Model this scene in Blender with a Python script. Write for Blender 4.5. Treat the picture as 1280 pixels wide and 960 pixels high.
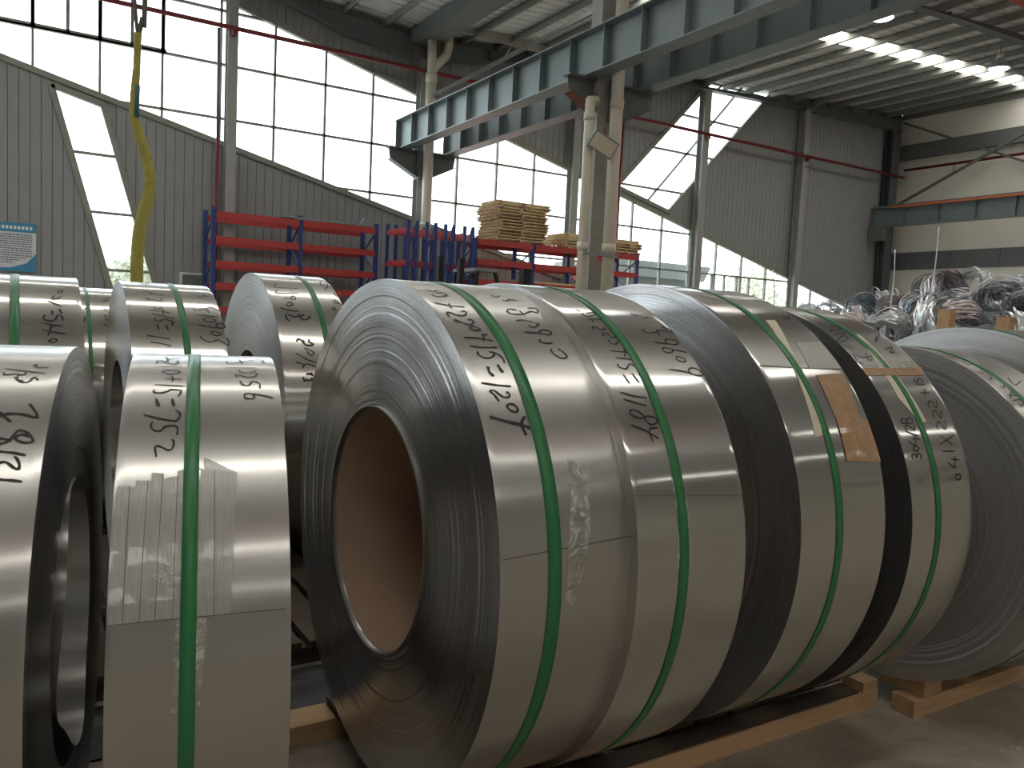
import bpy, bmesh, math, random
from mathutils import Vector, Matrix
for o in list(bpy.data.objects): bpy.data.objects.remove(o, do_unlink=True)
scene = bpy.context.scene
C = scene.collection
PI = math.pi
rnd = random.Random(7)

# ------------------------------------------------------------------ camera
EYE = 1.06
def cam_setup():
    yaw, pitch, roll = -0.551532, 0.0780358, -0.0477082
    f = 1005.26
    cy, sy, cp, sp = math.cos(yaw), math.sin(yaw), math.cos(pitch), math.sin(pitch)
    fwd = Vector((-sy*cp, cy*cp, -sp)); right = Vector((cy, sy, 0)); down = fwd.cross(right)
    cr, sr = math.cos(roll), math.sin(roll)
    r2 = cr*right + sr*down; d2 = -sr*right + cr*down
    cd = bpy.data.cameras.new('camera'); cam = bpy.data.objects.new('camera', cd); C.objects.link(cam)
    cd.sensor_fit = 'HORIZONTAL'; cd.sensor_width = 36.0; cd.lens = f/1280*36; cd.clip_start = .02; cd.clip_end = 500
    m = Matrix((( r2.x, -d2.x, -fwd.x, 0), (r2.y, -d2.y, -fwd.y, 0), (r2.z, -d2.z, -fwd.z, EYE), (0, 0, 0, 1)))
    cam.matrix_world = m
    scene.camera = cam
cam_setup()

# ------------------------------------------------------------------ light
SKY, SKYLIGHT, EXPOSURE = 3.2, 5.0, 0.68
world = bpy.data.worlds.new('overcast_sky'); scene.world = world; world.use_nodes = True
bgn = world.node_tree.nodes['Background']
bgn.inputs['Color'].default_value = (.86, .935, 1, 1); bgn.inputs['Strength'].default_value = SKY
vs = scene.view_settings
vs.view_transform = 'Standard'; vs.look = 'None'; vs.gamma = 1; vs.exposure = EXPOSURE; vs.use_curve_mapping = False

# ------------------------------------------------------------------ materials
def srgb(r, g, b):
    def l(c):
        c /= 255
        return c/12.92 if c <= .04045 else ((c+.055)/1.055)**2.4
    return (l(r), l(g), l(b), 1)
def base(name):
    m = bpy.data.materials.new(name); m.use_nodes = True
    nt = m.node_tree; return m, nt, nt.nodes['Principled BSDF']
def mat(name, col, rough=.6, metal=0, var=.12, scale=6, bump=0, bscale=60, stretch=None, coat=0):
    m, nt, p = base(name)
    tc = nt.nodes.new('ShaderNodeTexCoord'); co = tc.outputs['Object']
    if stretch:
        mp = nt.nodes.new('ShaderNodeMapping'); mp.inputs['Scale'].default_value = stretch
        nt.links.new(co, mp.inputs[0]); co = mp.outputs[0]
    n = nt.nodes.new('ShaderNodeTexNoise'); n.inputs['Scale'].default_value = scale; n.inputs['Detail'].default_value = 5
    nt.links.new(co, n.inputs['Vector'])
    mx = nt.nodes.new('ShaderNodeMixRGB'); mx.blend_type = 'MIX'
    mx.inputs[1].default_value = tuple(c*(1-var*1.6) for c in col[:3])+(1,)
    mx.inputs[2].default_value = tuple(min(1, c*(1+var*1.6)) for c in col[:3])+(1,)
    nt.links.new(n.outputs['Fac'], mx.inputs[0]); nt.links.new(mx.outputs[0], p.inputs['Base Color'])
    p.inputs['Roughness'].default_value = rough; p.inputs['Metallic'].default_value = metal
    if coat: p.inputs['Coat Weight'].default_value = coat
    if bump:
        n2 = nt.nodes.new('ShaderNodeTexNoise'); n2.inputs['Scale'].default_value = bscale; n2.inputs['Detail'].default_value = 6
        nt.links.new(co, n2.inputs['Vector'])
        b = nt.nodes.new('ShaderNodeBump'); b.inputs['Strength'].default_value = bump; b.inputs['Distance'].default_value = .02
        nt.links.new(n2.outputs['Fac'], b.inputs['Height']); nt.links.new(b.outputs[0], p.inputs['Normal'])
    return m
def emit(name, col, s):
    m, nt, p = base(name)
    p.inputs['Base Color'].default_value = col; p.inputs['Emission Color'].default_value = col; p.inputs['Emission Strength'].default_value = s
    return m
def steel(name, rough, wide, sharp, col=(.66, .64, .61), aniso=.6, smudge=.05):
    # rolled stainless sheet: grain runs round the coil; a sharp and a milky lobe as on 2B finish
    m, nt, p = base(name)
    out = [n for n in nt.nodes if n.type == 'OUTPUT_MATERIAL'][0]
    p2 = nt.nodes.new('ShaderNodeBsdfPrincipled')
    tg = nt.nodes.new('ShaderNodeTangent'); tg.direction_type = 'RADIAL'; tg.axis = 'X'
    tc = nt.nodes.new('ShaderNodeTexCoord')
    n = nt.nodes.new('ShaderNodeTexNoise'); n.inputs['Scale'].default_value = 9; n.inputs['Detail'].default_value = 7; n.inputs['Roughness'].default_value = .65
    nt.links.new(tc.outputs['Object'], n.inputs['Vector'])
    mp = nt.nodes.new('ShaderNodeMapping'); mp.inputs['Scale'].default_value = (1.2, 3, 3)
    n2 = nt.nodes.new('ShaderNodeTexNoise'); n2.inputs['Scale'].default_value = 2.2; n2.inputs['Detail'].default_value = 1
    nt.links.new(tc.outputs['Object'], mp.inputs[0]); nt.links.new(mp.outputs[0], n2.inputs['Vector'])
    b = nt.nodes.new('ShaderNodeBump'); b.inputs['Strength'].default_value = .10; b.inputs['Distance'].default_value = .006
    nt.links.new(n2.outputs['Fac'], b.inputs['Height'])
    for q, r in ((p, rough), (p2, wide)):
        q.inputs['Metallic'].default_value = 1; q.inputs['Base Color'].default_value = (*col, 1)
        q.inputs['Anisotropic'].default_value = aniso; q.inputs['Anisotropic Rotation'].default_value = .25
        nt.links.new(tg.outputs[0], q.inputs['Tangent']); nt.links.new(b.outputs[0], q.inputs['Normal'])
        mr = nt.nodes.new('ShaderNodeMapRange'); mr.inputs[3].default_value = r-smudge*.7; mr.inputs[4].default_value = r+smudge
        nt.links.new(n.outputs['Fac'], mr.inputs[0]); nt.links.new(mr.outputs[0], q.inputs['Roughness'])
    mx = nt.nodes.new('ShaderNodeMixShader'); mx.inputs[0].default_value = sharp
    nt.links.new(p2.outputs[0], mx.inputs[1]); nt.links.new(p.outputs[0], mx.inputs[2]); nt.links.new(mx.outputs[0], out.inputs[0])
    return m
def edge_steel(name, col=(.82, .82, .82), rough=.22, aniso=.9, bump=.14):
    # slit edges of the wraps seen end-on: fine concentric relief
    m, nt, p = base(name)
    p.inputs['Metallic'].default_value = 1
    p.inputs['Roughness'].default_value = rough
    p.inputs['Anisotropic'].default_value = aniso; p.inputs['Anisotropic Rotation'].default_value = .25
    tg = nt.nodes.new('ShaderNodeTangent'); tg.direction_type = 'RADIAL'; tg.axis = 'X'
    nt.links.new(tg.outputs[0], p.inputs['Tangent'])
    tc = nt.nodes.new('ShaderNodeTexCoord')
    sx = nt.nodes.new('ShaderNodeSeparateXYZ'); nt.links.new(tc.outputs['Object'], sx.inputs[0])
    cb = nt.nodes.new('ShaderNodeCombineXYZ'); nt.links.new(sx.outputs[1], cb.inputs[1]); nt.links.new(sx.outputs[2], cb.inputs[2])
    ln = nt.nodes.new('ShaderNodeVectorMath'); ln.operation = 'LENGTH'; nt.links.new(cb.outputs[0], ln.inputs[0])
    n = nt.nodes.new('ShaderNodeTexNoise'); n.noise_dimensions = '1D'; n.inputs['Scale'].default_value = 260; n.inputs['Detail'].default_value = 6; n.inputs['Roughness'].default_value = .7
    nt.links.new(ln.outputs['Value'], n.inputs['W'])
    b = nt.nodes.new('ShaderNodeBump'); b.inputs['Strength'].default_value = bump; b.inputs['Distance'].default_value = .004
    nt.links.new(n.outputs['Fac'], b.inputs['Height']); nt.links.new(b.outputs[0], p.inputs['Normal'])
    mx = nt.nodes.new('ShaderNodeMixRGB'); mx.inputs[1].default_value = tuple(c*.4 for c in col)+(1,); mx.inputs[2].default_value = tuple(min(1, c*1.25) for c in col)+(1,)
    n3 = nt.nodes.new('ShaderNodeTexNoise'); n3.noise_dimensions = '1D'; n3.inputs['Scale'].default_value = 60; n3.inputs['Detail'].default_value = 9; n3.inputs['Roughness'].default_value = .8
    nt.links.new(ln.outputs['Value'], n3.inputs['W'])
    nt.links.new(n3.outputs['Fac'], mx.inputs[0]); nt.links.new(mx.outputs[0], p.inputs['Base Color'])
    return m
def clear(name, tint, gloss=.12, haze=0.0, rough=.05):
    m = bpy.data.materials.new(name); m.use_nodes = True; nt = m.node_tree; nt.nodes.clear()
    out = nt.nodes.new('ShaderNodeOutputMaterial'); t = nt.nodes.new('ShaderNodeBsdfTransparent'); t.inputs[0].default_value = tint
    g = nt.nodes.new('ShaderNodeBsdfGlossy'); g.inputs['Roughness'].default_value = rough
    mx = nt.nodes.new('ShaderNodeMixShader'); mx.inputs[0].default_value = gloss
    nt.links.new(t.outputs[0], mx.inputs[1]); nt.links.new(g.outputs[0], mx.inputs[2]); last = mx
    if haze:
        d = nt.nodes.new('ShaderNodeBsdfDiffuse'); d.inputs[0].default_value = (.75, .75, .72, 1)
        m2 = nt.nodes.new('ShaderNodeMixShader'); tc = nt.nodes.new('ShaderNodeTexCoord'); n = nt.nodes.new('ShaderNodeTexNoise'); n.inputs['Scale'].default_value = 30
        n.inputs['Detail'].default_value = 6; n.inputs['Distortion'].default_value = 1.5
        nt.links.new(tc.outputs['Object'], n.inputs['Vector'])
        mr = nt.nodes.new('ShaderNodeMapRange'); mr.inputs[1].default_value = .45; mr.inputs[2].default_value = .65; mr.inputs[4].default_value = haze
        nt.links.new(n.outputs['Fac'], mr.inputs[0]); nt.links.new(mr.outputs[0], m2.inputs[0])
        nt.links.new(mx.outputs[0], m2.inputs[1]); nt.links.new(d.outputs[0], m2.inputs[2]); last = m2
        b = nt.nodes.new('ShaderNodeBump'); b.inputs['Strength'].default_value = .7; b.inputs['Distance'].default_value = .01
        nt.links.new(n.outputs['Fac'], b.inputs['Height']); nt.links.new(b.outputs[0], g.inputs['Normal'])
    nt.links.new(last.outputs[0], out.inputs[0])
    return m

M = dict(
 floor=None,
 panel=mat('wall_panel_paint', srgb(146, 148, 149), .55, 0, .06, 2),
 panel_gap=mat('wall_joint', srgb(90, 90, 88), .8),
 concrete_white=mat('white_rendered_wall', srgb(238, 234, 224), .9, 0, .09, .7, .1, 8),
 steel_grey=mat('grey_painted_steel', srgb(104, 108, 108), .5, 0, .08, 3),
 column_paint=mat('glare_column_paint', srgb(156, 158, 153), .5, 0, .08, 3), steel_dark=mat('dark_column_paint', srgb(84, 90, 94), .5, 0, .08, 3),  # first grey is lightened: glare on the columns mixed into their colour
 beam=mat('blue_grey_beam_paint', srgb(116, 128, 130), .42, 0, .1, 2.5),
 beam_light=mat('pale_strut_paint', srgb(176, 174, 164), .5),
 frame=mat('window_frame_paint', srgb(140, 142, 132), .5),
 roof=mat('roof_sheet', srgb(222, 226, 226), .55, 0, .08, 1.5),
 purlin=mat('purlin_paint', srgb(140, 142, 138), .5),
 pipe_white=mat('white_pvc_pipe', srgb(214, 206, 190), .4, 0, .05, 4),
 pipe_red=mat('red_pipe_paint', srgb(120, 36, 36), .45),
 rail_orange=mat('orange_conductor_rail', srgb(200, 110, 66), .5),
 column_conc=mat('grey_column', srgb(158, 156, 150), .7, 0, .12, 5),
 rust=mat('rusty_steel', srgb(120, 82, 66), .8, 0, .3, 12),
 rack_red=mat('rack_beam_orange_red', srgb(176, 64, 62), .45, 0, .08, 3),
 rack_blue=mat('rack_post_blue', srgb(44, 66, 124), .45, 0, .08, 3),
 crane_red=mat('red_crane_paint', srgb(176, 60, 48), .5),
 wood=mat('pale_timber', srgb(192, 158, 120), .75, 0, .22, 3, .3, 30, (1, 14, 14)),
 wood_dark=mat('dark_timber', srgb(72, 58, 46), .8, 0, .3, 3, .3, 30, (1, 14, 14)),  # dark brown timber for deck boards and the left and rear pallets
 pallet_wood=mat('pallet_timber', srgb(226, 204, 166), .8, 0, .25, 8),
 black=mat('black_plastic', srgb(24, 24, 26), .5),
 ink=mat('marker_ink', srgb(14, 13, 14), .45, 0, .3, 40),
 green=mat('green_strapping', srgb(44, 120, 73), .34, 0, .08, 14),
 core=mat('cardboard_core', srgb(178, 150, 128), .8, 0, .08, 5, .1, 50),
 kraft=mat('kraft_tape', srgb(172, 138, 104), .5, 0, .2, 40, .4, 30, None, .4),
 silver_tape=mat('silver_duct_tape', srgb(166, 166, 163), .32, .4, .14, 25, .16, 40, (14, 1, 1), .35),
 white_tape=mat('white_paper_tape', srgb(216, 208, 188), .5, 0, .12, 25),
 lap=mat('strip_end_edge', srgb(110, 107, 100), .5, .4),
 sling=mat('yellow_green_sling', srgb(188, 182, 98), .85, 0, .22, 14, .5, 60),
 sling_label=mat('sling_label', srgb(70, 120, 130), .5),
 rope=mat('grey_rope', srgb(110, 108, 96), .9),
 poster_white=mat('poster_paper', srgb(214, 220, 224), .5),
 poster_blue=mat('poster_blue', srgb(66, 140, 178), .5),
 poster_text=mat('poster_text', srgb(120, 128, 136), .6),
 poster_light=mat('poster_title_text', srgb(235, 242, 246), .6),
 white_paint=mat('white_paint', srgb(214, 212, 206), .5),
 dark_glass=mat('dark_screen', srgb(40, 42, 46), .2),
 lamp_shell=mat('lamp_aluminium', srgb(190, 192, 196), .35, .8),
 lens=emit('lamp_lens', (.75, .87, 1, 1), 4.0),
 glass=clear('window_glass', (.96, .98, .97, 1), .04),
 clear_tape=clear('clear_packing_tape', (.93, .93, .90, 1), .22, .55, .12),
 skylight=emit('translucent_skylight_sheet', (1, .96, .88, 1), SKYLIGHT),
 leaf=mat('overexposed_leaves', srgb(226, 232, 200), .7, 0, .3, 2),  # leaf green bleached pale, overexposure put into the colour
 bark=mat('tree_bark', srgb(90, 76, 60), .9),
 ground=mat('outdoor_paving', srgb(170, 168, 158), .9),
 grey_build=mat('annexe_cladding', srgb(120, 124, 122), .7),
 red_box=mat('red_container_paint', srgb(190, 62, 48), .6),
 galv=mat('galvanised_tube', srgb(150, 154, 158), .4, .6),
 scrap=[mat('scrap_strip_bright', srgb(236, 238, 242), .3, .55, .1, 6), mat('scrap_strip_dull', srgb(196, 198, 204), .38, .55, .15, 6),
        mat('scrap_strip_blue_film', srgb(184, 196, 204), .35, .55, .2, 6), mat('scrap_strip_rose', srgb(212, 202, 204), .35, .5, .15, 6)],
 truck_yellow=mat('forklift_body', srgb(70, 78, 76), .5),
 debris=mat('floor_litter', srgb(180, 172, 160), .8),
)
def floor_mat():
    m, nt, p = base('dusty_concrete')
    tc = nt.nodes.new('ShaderNodeTexCoord')
    n = nt.nodes.new('ShaderNodeTexNoise'); n.inputs['Scale'].default_value = 1.6; n.inputs['Detail'].default_value = 12; n.inputs['Roughness'].default_value = .74; n.inputs['Distortion'].default_value = .6
    nt.links.new(tc.outputs['Object'], n.inputs['Vector'])
    r = nt.nodes.new('ShaderNodeValToRGB')
    r.color_ramp.elements[0].position = .3; r.color_ramp.elements[0].color = srgb(112, 103, 92)
    r.color_ramp.elements[1].position = .75; r.color_ramp.elements[1].color = srgb(188, 177, 162)
    nt.links.new(n.outputs['Fac'], r.inputs[0]); nt.links.new(r.outputs[0], p.inputs['Base Color'])
    n2 = nt.nodes.new('ShaderNodeTexNoise'); n2.inputs['Scale'].default_value = 40; n2.inputs['Detail'].default_value = 8
    nt.links.new(tc.outputs['Object'], n2.inputs['Vector'])
    b = nt.nodes.new('ShaderNodeBump'); b.inputs['Strength'].default_value = .25; b.inputs['Distance'].default_value = .01
    nt.links.new(n2.outputs['Fac'], b.inputs['Height']); nt.links.new(b.outputs[0], p.inputs['Normal'])
    p.inputs['Roughness'].default_value = .6
    return m
M['floor'] = floor_mat()
ST = {
 'brushed': steel('brushed_stainless', .20, .45, .30, (.525, .515, .50), .8),
 'satin': steel('satin_stainless', .16, .42, .40, (.515, .505, .49), .8),
 'bright': steel('bright_annealed_stainless', .11, .38, .52, (.525, .515, .50), .75, .03),
}
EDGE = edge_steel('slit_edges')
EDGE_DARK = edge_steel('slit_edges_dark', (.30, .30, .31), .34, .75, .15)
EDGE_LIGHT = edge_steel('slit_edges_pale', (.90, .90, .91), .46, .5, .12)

# ------------------------------------------------------------------ mesh helpers
class MB:
    def __init__(s): s.v = []; s.f = []; s.sm = []; s.mi = []
    def add(s, vs, fs, smooth=False, mi=0):
        o = len(s.v); s.v += [tuple(v) for v in vs]; s.f += [tuple(i+o for i in f) for f in fs]; s.sm += [smooth]*len(fs); s.mi += [mi]*len(fs); return s
    def box(s, x0, x1, y0, y1, z0, z1, mi=0):
        return s.add([(x0,y0,z0),(x1,y0,z0),(x1,y1,z0),(x0,y1,z0),(x0,y0,z1),(x1,y0,z1),(x1,y1,z1),(x0,y1,z1)],
              [(0,3,2,1),(4,5,6,7),(0,1,5,4),(1,2,6,5),(2,3,7,6),(3,0,4,7)], False, mi)
    def bar(s, a, b, w, h, up=(0,0,1), mi=0):
        a = Vector(a); b = Vector(b); d = (b-a).normalized(); up = Vector(up)
        if abs(d.dot(up)) > .98: up = Vector((1,0,0))
        r = d.cross(up).normalized(); u = r.cross(d)
        P = []
        for c in (a, b):
            for sx, sz in ((-1,-1),(1,-1),(1,1),(-1,1)): P.append(c+r*sx*w/2+u*sz*h/2)
        return s.add(P, [(0,1,2,3),(7,6,5,4),(0,4,5,1),(1,5,6,2),(2,6,7,3),(3,7,4,0)], False, mi)
    def tube(s, pts, r, n=10, closed=False, cap=True, mi=0):
        pts = [Vector(p) for p in pts]; N = len(pts); rs = r if isinstance(r, (list, tuple)) else [r]*N
        t0 = (pts[1]-pts[0]).normalized(); up = Vector((0,0,1)) if abs(t0.z) < .9 else Vector((1,0,0))
        P = []; nrm = t0.cross(up).normalized()
        for i, p in enumerate(pts):
            a = pts[(i-1) % N] if closed or i > 0 else p; b = pts[(i+1) % N] if closed or i < N-1 else p
            t = (b-a).normalized(); nrm = (nrm - t*nrm.dot(t)).normalized(); bn = t.cross(nrm)
            for k in range(n):
                an = 2*PI*k/n; P.append(p+(nrm*math.cos(an)+bn*math.sin(an))*rs[i])
        F = []
        for i in range(N if closed else N-1):
            j = (i+1) % N
            for k in range(n): F.append((i*n+k, i*n+(k+1) % n, j*n+(k+1) % n, j*n+k))
        s.add(P, F, True, mi)
        if cap and not closed:
            o = len(s.v)-len(P); s.f += [tuple(o+k for k in range(n))[::-1], tuple(o+(N-1)*n+k for k in range(n))]; s.sm += [False]*2; s.mi += [mi]*2
        return s
    def prism(s, poly, ax, d0, d1, mi=0):
        # poly: 2D points; ax 'y' -> (x,z) extruded along y ; 'x' -> (y,z) along x ; 'z' -> (x,y) along z
        n = len(poly)
        def P(p, d): return {'y': (p[0], d, p[1]), 'x': (d, p[0], p[1]), 'z': (p[0], p[1], d)}[ax]
        V = [P(p, d0) for p in poly]+[P(p, d1) for p in poly]
        F = [tuple(range(n)), tuple(range(2*n-1, n-1, -1))]+[(i, i+n, (i+1) % n+n, (i+1) % n) for i in range(n)]
        return s.add(V, F, False, mi)
    def lathe(s, prof, n, smooth=True, closed=False, mi=0):
        # prof (x, r) around X axis
        V = []
        for x, r in prof:
            for k in range(n):
                a = 2*PI*k/n; V.append((x, r*math.cos(a), r*math.sin(a)))
        m = len(prof); F = []
        for i in range(m if closed else m-1):
            j = (i+1) % m
            for k in range(n): F.append((i*n+k, i*n+(k+1) % n, j*n+(k+1) % n, j*n+k))
        return s.add(V, F, smooth, mi)
    def mesh(s, name, mats):
        me = bpy.data.meshes.new(name); me.from_pydata(s.v, [], s.f)
        for m in (mats if isinstance(mats, (list, tuple)) else [mats]): me.materials.append(m)
        me.polygons.foreach_set('use_smooth', s.sm); me.polygons.foreach_set('material_index', s.mi)
        bm = bmesh.new(); bm.from_mesh(me); bmesh.ops.recalc_face_normals(bm, faces=bm.faces); bm.to_mesh(me); bm.free()
        me.update(); return me
    def build(s, name, mats, parent=None, loc=(0,0,0)):
        return link(name, s.mesh(name, mats), parent, loc)
def link(name, me, parent=None, loc=(0,0,0)):
    o = bpy.data.objects.new(name, me); C.objects.link(o); o.location = loc
    if parent: o.parent = parent
    return o
def empty(name, loc=(0,0,0), rz=0):
    o = bpy.data.objects.new(name, None); C.objects.link(o); o.location = loc; o.rotation_euler = (0,0,rz); o.empty_display_size = .1; return o
def tag(o, label=None, cat=None, group=None, kind=None):
    for k, v in (('label', label), ('category', cat), ('group', group), ('kind', kind)):
        if v: o[k] = v
    return o
def struct(o): o['kind'] = 'structure'; return o
def thing(name, label, cat, loc=(0,0,0), rz=0, group=None): return tag(empty(name, loc, rz), label, cat, group)
def copy_tree(o, parent=None):
    c = o.copy(); C.objects.link(c)
    if parent: c.parent = parent
    for ch in list(o.children): copy_tree(ch, c)
    return c

# ------------------------------------------------------------------ setting
XL, XR, YB, YF = -14.0, 31.4, 21.0, -26.0
VAL = 9.4
def roof_z(x): return 8.87+.068*abs(x-VAL)
def A_line(x): return 8.45-.2535*(x-4.49)
def B_line(x): return 6.10-.2487*x
BAND = [(XL, B_line(XL)), (20.9, .9), (30.2, .9), (30.2, A_line(30.2)), (XL, A_line(XL))]
def p1x(z, s): return (.63-.271*(z-5.71)) if s == 0 else (1.64-.284*(z-5.51))
def p1top(x): return B_line(x)-.16
P1 = [(p1x(.5, 0), .5), (p1x(.5, 1), .5), (1.63, 5.52), (.60, 5.78)]
P2 = [(18.81, 5.0), (23.95, 10.3), (21.0, 10.3), (16.5, 5.57)]

P0 = [(x-5.2, z) for x, z in P1]
P9 = [(x-10.4, z) for x, z in P1]
def clip_half(poly, n, d, keep_pos):
    out = []; m = len(poly)
    for i in range(m):
        a, b = poly[i], poly[(i+1) % m]
        da = a[0]*n[0]+a[1]*n[1]-d; db = b[0]*n[0]+b[1]*n[1]-d
        if not keep_pos: da, db = -da, -db
        if da >= 0: out.append(a)
        if (da > 0 and db < 0) or (da < 0 and db > 0):
            t = da/(da-db); out.append((a[0]+(b[0]-a[0])*t, a[1]+(b[1]-a[1])*t))
    return out
def area(p): return abs(sum(p[i][0]*p[(i+1) % len(p)][1]-p[(i+1) % len(p)][0]*p[i][1] for i in range(len(p))))/2
def edges(poly):   # poly CCW; inside = positive
    res = []
    for i in range(len(poly)):
        a, b = poly[i], poly[(i+1) % len(poly)]
        n = (-(b[1]-a[1]), b[0]-a[0]); res.append((n, n[0]*a[0]+n[1]*a[1]))
    return res
def subtract(pieces, hole):
    out = []
    for p in pieces:
        cur = p
        for n, d in edges(hole):
            o = clip_half(cur, n, d, False)
            if len(o) > 2 and area(o) > 2e-4: out.append(o)
            cur = clip_half(cur, n, d, True)
            if len(cur) < 3 or area(cur) < 2e-4: break
    return out
def inter(poly, other):
    cur = poly
    for n, d in edges(other):
        cur = clip_half(cur, n, d, True)
        if len(cur) < 3: return None
    return cur if area(cur) > 2e-4 else None

# floor
struct(MB().box(XL-1, XR+1, YF-1, YB+.3, -.2, 0).build('floor', M['floor']))
# outdoor ground
struct(MB().box(-60, 90, YB+.3, 90, -.3, -.1).build('outdoor_ground', M['ground']))
# back wall: backing sheet + ribbed cladding panels one by one
wall = [(XL, 0), (XR, 0), (XR, roof_z(XR)), (VAL, roof_z(VAL)), (XL, roof_z(XL))]
pieces = [[(XL, 0), (VAL, 0), (VAL, roof_z(VAL)), (XL, roof_z(XL))], [(VAL, 0), (XR, 0), (XR, roof_z(XR)), (VAL, roof_z(VAL))]]
for h in (BAND, P1, P2, P0, P9): pieces = subtract(pieces, h)
b = MB()
for p in pieces: b.prism(p, 'y', YB+.02, YB+.12)
wb = struct(b.build('wall_back', M['panel_gap']))
x = XL; W = .212
while x < 30.2:
    ps = [[(x+.006, .02), (x+W-.006, .02), (x+W-.006, roof_z(x+W)-.02), (x+.006, roof_z(x)-.02)]]
    for h in (BAND, P1, P2, P0, P9): ps = subtract(ps, h)
    if ps:
        b = MB()
        for p in ps: b.prism(p, 'y', YB-.012, YB+.02)
        b.build('wall_panel', M['panel'], wb)
    x += W

# glazing: three windows, panes and glazing bars each built on its own
def glaze(n, poly, xs, zs, bars=.05):
    w = struct(empty('window_%d' % n, (0, YB, 0)))
    for i in range(len(xs)-1):
        for j in range(len(zs)-1):
            c = inter([(xs[i], zs[j]), (xs[i+1], zs[j]), (xs[i+1], zs[j+1]), (xs[i], zs[j+1])], poly)
            if c: MB().prism(c, 'y', .052, .058).build('pane', M['glass'], w)
    # clipped bars
    ed = poly
    def seg(a, b2):
        t0, t1 = 0, 1; d = (b2[0]-a[0], b2[1]-a[1])
        for nn, dd in edges(poly):
            va = a[0]*nn[0]+a[1]*nn[1]-dd; vd = d[0]*nn[0]+d[1]*nn[1]
            if abs(vd) < 1e-9:
                if va < 0: return None
                continue
            t = -va/vd
            if vd > 0: t0 = max(t0, t)
            else: t1 = min(t1, t)
        if t1-t0 < 1e-3: return None
        return (a[0]+d[0]*t0, a[1]+d[1]*t0), (a[0]+d[0]*t1, a[1]+d[1]*t1)
    def barp(a, b2, wd, nm='mullion'):
        MB().bar((a[0], .03, a[1]), (b2[0], .03, b2[1]), .09, wd, (0, 0, 1) if abs(a[0]-b2[0]) > 1e-6 else (1, 0, 0)).build(nm, M['frame'], w)
    for xx in xs[1:-1]:
        s = seg((xx, -1), (xx, 20))
        if s: barp(s[0], s[1], bars)
    for zz in zs[1:-1]:
        s = seg((-40, zz), (60, zz))
        if s: barp(s[0], s[1], bars)
    for i in range(len(poly)):
        a, b2 = poly[i], poly[(i+1) % len(poly)]
        MB().bar((a[0], .0, a[1]), (b2[0], .0, b2[1]), .14, .13).build('frame', M['frame'], w)
    return w, seg, barp
xs = [-14.5]+[.25+1.31*k for k in range(-10, 24)]
xs = sorted(set([round(v, 3) for v in xs]))+[30.5]
win, seg, barp = glaze(1, BAND, xs, [.5, 1.8, 3.06, 4.36, 5.66, 6.95, 8.22, 9.6, 14], .055)
# the opening lights at upper left and the fine low row at right
for xx in (-.40, .92, 2.22): barp((xx, 6.95), (xx, 9.0), .07)
for xx in (.25, 1.56, 2.88): barp((xx, 6.95), (xx, 9.0), .085)
barp((-.9, 6.98), (2.95, 6.98), .1)
for k in range(5): barp((20.45+.63*k, .9), (20.45+.63*k, 3.06), .05)
glaze(2, P1, [-1, 5], [.4, 1.8, 3.1, 4.4, 6.2], .06)
glaze(4, P0, [-6, 0], [.4, 1.8, 3.1, 4.4, 6.2], .06)
glaze(5, P9, [-11, -4], [.4, 1.8, 3.1, 4.4, 6.2], .06)
w2, seg2, barp2 = glaze(3, P2, [10, 30], [4.5, 5.7, 7.05, 8.32, 9.6, 10.6], .06)
barp2((17.75, 5.12), (22.45, 10.28), .06)

# right wall and the two walls behind the camera
wr = struct(MB().prism([(YF, 0), (YB, 0), (YB, 10.5), (YF, 10.5)], 'x', XR, XR+.3).build('wall_right', M['concrete_white']))
MB().box(XR-.06, XR, YF, YB-.02, 3.95, 4.66).build('wall_band', M['steel_grey'], wr)
MB().box(XR-.28, XR, YF, YB-.02, 8.45, 9.02).build('wall_band', M['steel_grey'], wr)
for k in range(12): MB().box(XR-.075, XR-.06, 20.3-1.9*k, 20.32-1.9*k, 3.95, 4.66).build('band_joint', M['panel_gap'], wr)
b = MB(); b.box(XL-.3, XL, YF, YB, 0, 2.2); b.box(XL-.3, XL, YF, YB, 5.2, 10.5)
b.box(XL-.3, XL, YF, 9.0, 2.2, 5.2)
for k in range(5, 7): b.box(XL-.3, XL, YF+k*7.0, YF+k*7.0+1.2, 2.2, 5.2)
struct(b.build('wall_left', M['panel']))
for k in range(5, 7):
    if k == 6: continue
    w = struct(empty('window_%d' % (1+k), (XL-.15, YF+k*7.0+1.2, 0)))
    for j in range(4):
        MB().box(0, .006, j*1.45+.03, j*1.45+1.42, 2.2, 5.2).build('pane', M['glass'], w)
        MB().box(-.03, .03, j*1.45-.03, j*1.45+.03, 2.2, 5.2).build('mullion', M['frame'], w)
# closed front wall behind the camera
b = MB(); b.box(XL, XR, YF-.3, YF, 0, 10.5)
struct(b.build('wall_front', M['concrete_white']))

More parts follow.
